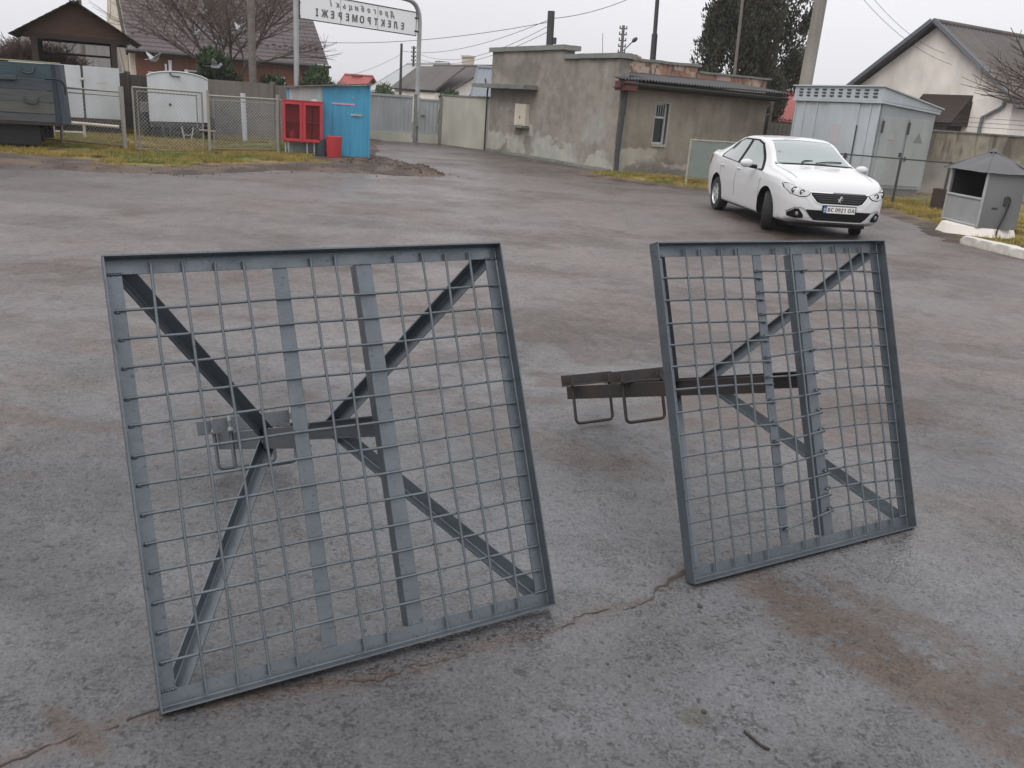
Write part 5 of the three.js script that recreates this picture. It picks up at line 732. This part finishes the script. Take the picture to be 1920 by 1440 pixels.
  for (const z of zs) { const s = section(z), c = new THREE.CatmullRomCurve3(s.map(([x, y]) => V(x, y, 0)), false, 'catmullrom', 0.24), h = c.getPoints(44).map((p) => V(Math.max(0, p.x), p.y, z)); h[0].x = 0; h[44].x = 0; rows.push([...h, ...h.slice(1, -1).reverse().map((p) => V(-p.x, p.y, z)), h[0].clone()]); }
  const N = rows[0].length - 1, pos = [], idx = []; rows.forEach((r) => r.slice(0, N).forEach((p) => pos.push(p.x, p.y, p.z)));
  for (let i = 0; i < rows.length - 1; i++) for (let j = 0; j < N; j++) { const a = i * N + j, b = i * N + ((j + 1) % N); idx.push(a, b, a + N, b, b + N, a + N); }
  for (const [i, fl] of [[0, 1], [rows.length - 1, 0]]) { const ctr = pos.length / 3; pos.push(0, 0.5, zs[i]); for (let j = 0; j < N; j++) { const a = i * N + j, b = i * N + ((j + 1) % N); fl ? idx.push(ctr, b, a) : idx.push(ctr, a, b); } }
  const g = new THREE.BufferGeometry(); g.setAttribute('position', new THREE.Float32BufferAttribute(pos, 3)); g.setIndex(idx); g.computeVertexNormals(); g.setAttribute('uv', new THREE.Float32BufferAttribute(new Float32Array(pos.length / 3 * 2), 2));
  let br = new Brush(g, paint); br.updateMatrixWorld(); const ev = new Evaluator(); ev.useGroups = true;
  const AX = [1.33, -1.3], WR = 0.31;
  for (const z of AX) for (const s of [-1, 1]) { const c = new Brush(new THREE.CylinderGeometry(0.368, 0.368, 0.5, 36).rotateZ(Math.PI / 2).translate(s * 0.83, 0.33, z), trim); c.updateMatrixWorld(); br = ev.evaluate(br, c, SUBTRACTION); br.updateMatrixWorld(); }
  const body = new THREE.Mesh(br.geometry, br.material); body.name = 'body'; body.castShadow = body.receiveShadow = true; t.add(body);
  // glass
  const wsP = [[-0.63, 1.03], [0.63, 1.03], [0.56, 0.72], [0.5, 0.36], [-0.5, 0.36], [-0.56, 0.72]]; obj('windscreen', sub(wsP, 0.09, U(0.006)), glass, t);
  obj('windscreen_rim', sub([[-0.67, 1.075], [0.67, 1.075], [0.535, 0.325], [-0.535, 0.325]], 0.09, U(0.003)), trim, t);
  obj('rear_window', sub([[-0.56, -1.5], [0.56, -1.5], [0.46, -0.98], [-0.46, -0.98]], 0.1, U(0.005)), glass, t);
  for (const s of [-1, 1]) {
    obj('window_rim', sub([[0.95, 0.9], [0.92, 0.94], [0.33, 1.335], [0.08, 1.385], [-0.62, 1.385], [-0.98, 1.3], [-1.3, 1.06], [-1.27, 1.0], [0.0, 0.94]], 0.1, S(s, 0.003)), trim, t);
    obj('window', sub([[0.84, 0.915], [0.82, 0.945], [0.29, 1.31], [0.06, 1.358], [-0.15, 1.36], [-0.19, 0.96]], 0.1, S(s, 0.007)), glass, t);
    obj('window', sub([[-0.31, 0.968], [-0.28, 1.36], [-0.6, 1.357], [-0.92, 1.285], [-1.22, 1.06], [-1.2, 1.015]], 0.1, S(s, 0.007)), glass, t);
    for (const [z, y0, y1, k] of [[0.98, 0.3, 0.93, 0.03], [-0.24, 0.28, 0.95, 0], [-1.1, 0.62, 1.0, -0.1]]) obj('seam', sub([[z - 0.006, y0], [z + 0.006, y0], [z + 0.006 + k, y1], [z - 0.006 + k, y1]], 0.1, S(s, 0.0025)), trim, t);
    obj('seam', sub([[0.98, 0.285], [-1.0, 0.285], [-1.0, 0.277], [0.98, 0.277]], 0.1, S(s, 0.0025)), trim, t);
    for (const z of [-0.12, -1.02]) obj('handle', rbox(0.025, 0.028, 0.17, 0.01, s * (hw(z, 0.86) + 0.012), 0.86, z), paint, t);
    obj('crease_shade', sub([[1.0, 0.905], [-1.9, 0.995], [-1.9, 0.985], [1.0, 0.893]], 0.12, S(s, 0.003)), mat(0.45, 0.45, 0.46, 0.5), t);  // body crease drawn as a thin darker strip in place of its shade
    const mir = obj('mirror', [new THREE.SphereGeometry(0.1, 18, 12).scale(1.15, 0.72, 0.8).translate(s * 1.01, 1.0, 0.66)], paint, t); obj('mirror_foot', bar(V(s * 0.84, 0.95, 0.7), V(s * 0.97, 0.96, 0.68), 0.035, 0.03), trim, mir);
    obj('tail_lamp', sub([[-1.9, 0.82], [-1.8, 1.0], [-2.08, 1.02], [-2.15, 0.8]], 0.06, S(s, 0.006)), mat(0.4, 0.02, 0.02, 0.2, { clearcoat: 1 }), t);
    // front lamps
    const q = (P) => (s > 0 ? P : flip(P)), H = [[0.5, 0.665], [0.47, 0.70], [0.62, 0.745], [0.76, 0.80], [0.808, 0.80], [0.8, 0.735], [0.745, 0.665], [0.63, 0.635], [0.54, 0.64]];
    obj('headlight_rim', sub(q(H.map(([x, y]) => [0.655 + (x - 0.655) * 1.07, 0.715 + (y - 0.715) * 1.12])), 0.02, F(0.007)), trim, t);
    const hl = obj('headlight', sub(q(H), 0.02, F(0.014)), lampG, t); for (const [x, y, r] of [[0.7, 0.715, 0.042], [0.595, 0.69, 0.033]]) { obj('reflector', new THREE.SphereGeometry(r, 14, 10).scale(1, 1, 0.4).translate(s * x, y, frontZ(x, y) + 0.004), chrome, hl); obj('bulb_bezel', new THREE.TorusGeometry(r * 1.05, 0.008, 6, 18).translate(s * x, y, frontZ(x, y) + 0.012), trim, hl); }
    obj('lamp_divider', sub(q([[0.635, 0.64], [0.655, 0.64], [0.665, 0.755], [0.645, 0.75]]), 0.04, F(0.011)), trim, hl);
    const fg = obj('fog_recess', sub(q([[0.545, 0.31], [0.55, 0.36], [0.62, 0.445], [0.67, 0.445], [0.755, 0.37], [0.745, 0.32], [0.64, 0.295]]), 0.02, F(0.012)), trim, t); obj('fog_lamp', new THREE.SphereGeometry(0.032, 14, 10).scale(1, 1, 0.4).translate(s * 0.63, 0.37, frontZ(0.63, 0.37) + 0.01), mat(0.16, 0.165, 0.17, 0.2, { clearcoat: 1 }), fg); obj('fog_brow', sub(q([[0.52, 0.43], [0.51, 0.445], [0.6, 0.475], [0.68, 0.47], [0.77, 0.39], [0.76, 0.38], [0.672, 0.458], [0.6, 0.46]]), 0.02, F(0.018)), chrome, fg);
  }
  // grille, intake, plate, emblem
  const GR = [[-0.455, 0.70], [0.455, 0.70], [0.445, 0.665], [0.36, 0.565], [0.3, 0.545], [-0.3, 0.545], [-0.36, 0.565], [-0.445, 0.665]];
  obj('grille_rim', sub(GR.map(([x, y]) => [x * 1.05, 0.622 + (y - 0.622) * 1.18]), 0.06, F(0.004)), chrome, t); const gr = obj('grille', sub(GR, 0.06, F(0.009)), trim, t);
  for (let i = 0; i < 4; i++) { const y = 0.575 + i * 0.032, w = lerp(0.34, 0.43, i / 3); obj('grille_bar', sub([[-w, y], [w, y], [w, y + 0.008], [-w, y + 0.008]], 0.06, F(0.016)), mat(0.05, 0.05, 0.05, 0.25), gr); }
  obj('grille_cap', sub([[-0.12, 0.695], [0.42, 0.70], [0.42, 0.716], [-0.1, 0.716]], 0.06, F(0.014)), mat(0.1, 0.1, 0.11, 0.3), gr);
  { const z = frontZ(0, 0.62) + 0.024, q = (x0, y0, x1, y1, r) => bar(V(x0, y0, z), V(x1, y1, z), r, r * 0.7, 6); obj('emblem', [q(-0.012, 0.60, 0.004, 0.652, 0.012), q(0.0, 0.652, 0.022, 0.662, 0.012), q(0.004, 0.64, 0.04, 0.636, 0.007), q(0.0, 0.622, 0.034, 0.61, 0.007), q(-0.012, 0.605, -0.026, 0.57, 0.009), q(-0.008, 0.602, 0.018, 0.57, 0.009), q(-0.018, 0.6, -0.042, 0.63, 0.005)], mat(0.5, 0.5, 0.51, 0.35, { metalness: 0.3 }), gr); }
  obj('intake', sub([[-0.53, 0.44], [-0.5, 0.445], [0.5, 0.445], [0.53, 0.44], [0.45, 0.345], [0.38, 0.29], [-0.38, 0.29], [-0.45, 0.345]], 0.03, F(0.009)), trim, t);
  obj('bumper_seam', [sub([[-0.72, 0.245], [0.72, 0.245], [0.72, 0.252], [-0.72, 0.252]], 0.06, F(0.003))], trim, t);
  const cv = document.createElement('canvas'); cv.width = 520; cv.height = 112; const c2 = cv.getContext('2d'); c2.fillStyle = '#d9d9d6'; c2.fillRect(0, 0, 520, 112); c2.fillStyle = '#2456a8'; c2.fillRect(0, 0, 58, 112); c2.fillStyle = '#e8c832'; c2.fillRect(10, 44, 38, 13); c2.fillStyle = '#3f7fd0'; c2.fillRect(10, 31, 38, 13); c2.fillStyle = '#ffffff'; c2.font = 'bold 24px sans-serif'; c2.fillText('UA', 12, 92); c2.fillStyle = '#151515'; c2.font = 'bold 84px sans-serif'; c2.fillText('BC 0921 OA', 68, 87, 440); c2.strokeStyle = '#222'; c2.lineWidth = 5; c2.strokeRect(3, 3, 514, 106);
  const ct = new THREE.CanvasTexture(cv); ct.colorSpace = THREE.SRGBColorSpace;
  const zp = frontZ(0, 0.47) + 0.012, pl = obj('number_plate', rbox(0.54, 0.122, 0.016, 0.005, 0, 0.462, zp - 0.004), trim, t); pl.name = 'number_plate'; const face = new THREE.Mesh(new THREE.PlaneGeometry(0.52, 0.112), mat(1, 1, 1, 0.5, { map: ct })); face.name = 'plate_print'; face.position.set(0, 0.462, zp + 0.0065); pl.add(face);
  for (const s of [-1, 1]) { obj('wiper', tube([V(s * 0.12 - 0.1, topY(0.2, 1.03) + 0.02, 1.04), V(s * 0.2 + 0.05, topY(0.15, 0.98) + 0.022, 0.98), V(s * 0.25 + 0.25, topY(0.45, 0.96) + 0.02, 0.95)], 0.009, 5), trim, t); }
  obj('bonnet_seam', [-1, 1].map((s) => sub((s > 0 ? (P) => P : flip)([[0.66, 1.1], [0.672, 1.1], [0.62, 1.9], [0.606, 1.9]]), 0.08, U(0.003))), mat(0.3, 0.3, 0.3, 0.5), t);
  obj('underbody', b2(-0.62, 0.62, 0.16, 0.32, -1.95, 1.9), M.black, t);
  // wheels: tyre, spoked rim; the front pair is steered
  for (const z of AX) for (const s of [-1, 1]) {
    const w = obj('wheel', new THREE.LatheGeometry([[0.2, -0.095], [0.285, -0.095], [0.305, -0.075], [0.31, -0.03], [0.31, 0.03], [0.305, 0.075], [0.285, 0.095], [0.2, 0.095]].map((q) => new THREE.Vector2(...q)), 44).rotateZ(Math.PI / 2), M.rubber, t);
    const sp = [new THREE.LatheGeometry([[0.192, 0.02], [0.205, 0.05], [0.21, 0.082], [0.2, 0.09], [0.19, 0.06]].map((q) => new THREE.Vector2(...q)), 36), new THREE.CylinderGeometry(0.045, 0.055, 0.03, 20).translate(0, 0.062, 0)];
    for (let i = 0; i < 7; i++) sp.push(rbox(0.052, 0.022, 0.17, 0.008, 0, 0.06, 0.115).rotateY((i / 7) * Math.PI * 2));
    obj('rim', sp.map((q) => q.rotateZ(-s * Math.PI / 2)), mat(0.52, 0.53, 0.54, 0.3, { metalness: 0.6 }), w); obj('brake_disc', new THREE.CylinderGeometry(0.195, 0.195, 0.02, 28).rotateZ(Math.PI / 2).translate(s * 0.01, 0, 0), trim, w);
    w.position.set(s * 0.755, WR, z); if (z > 0) w.rotation.y = -0.42;
  }
}
renderer.render(scene, camera);
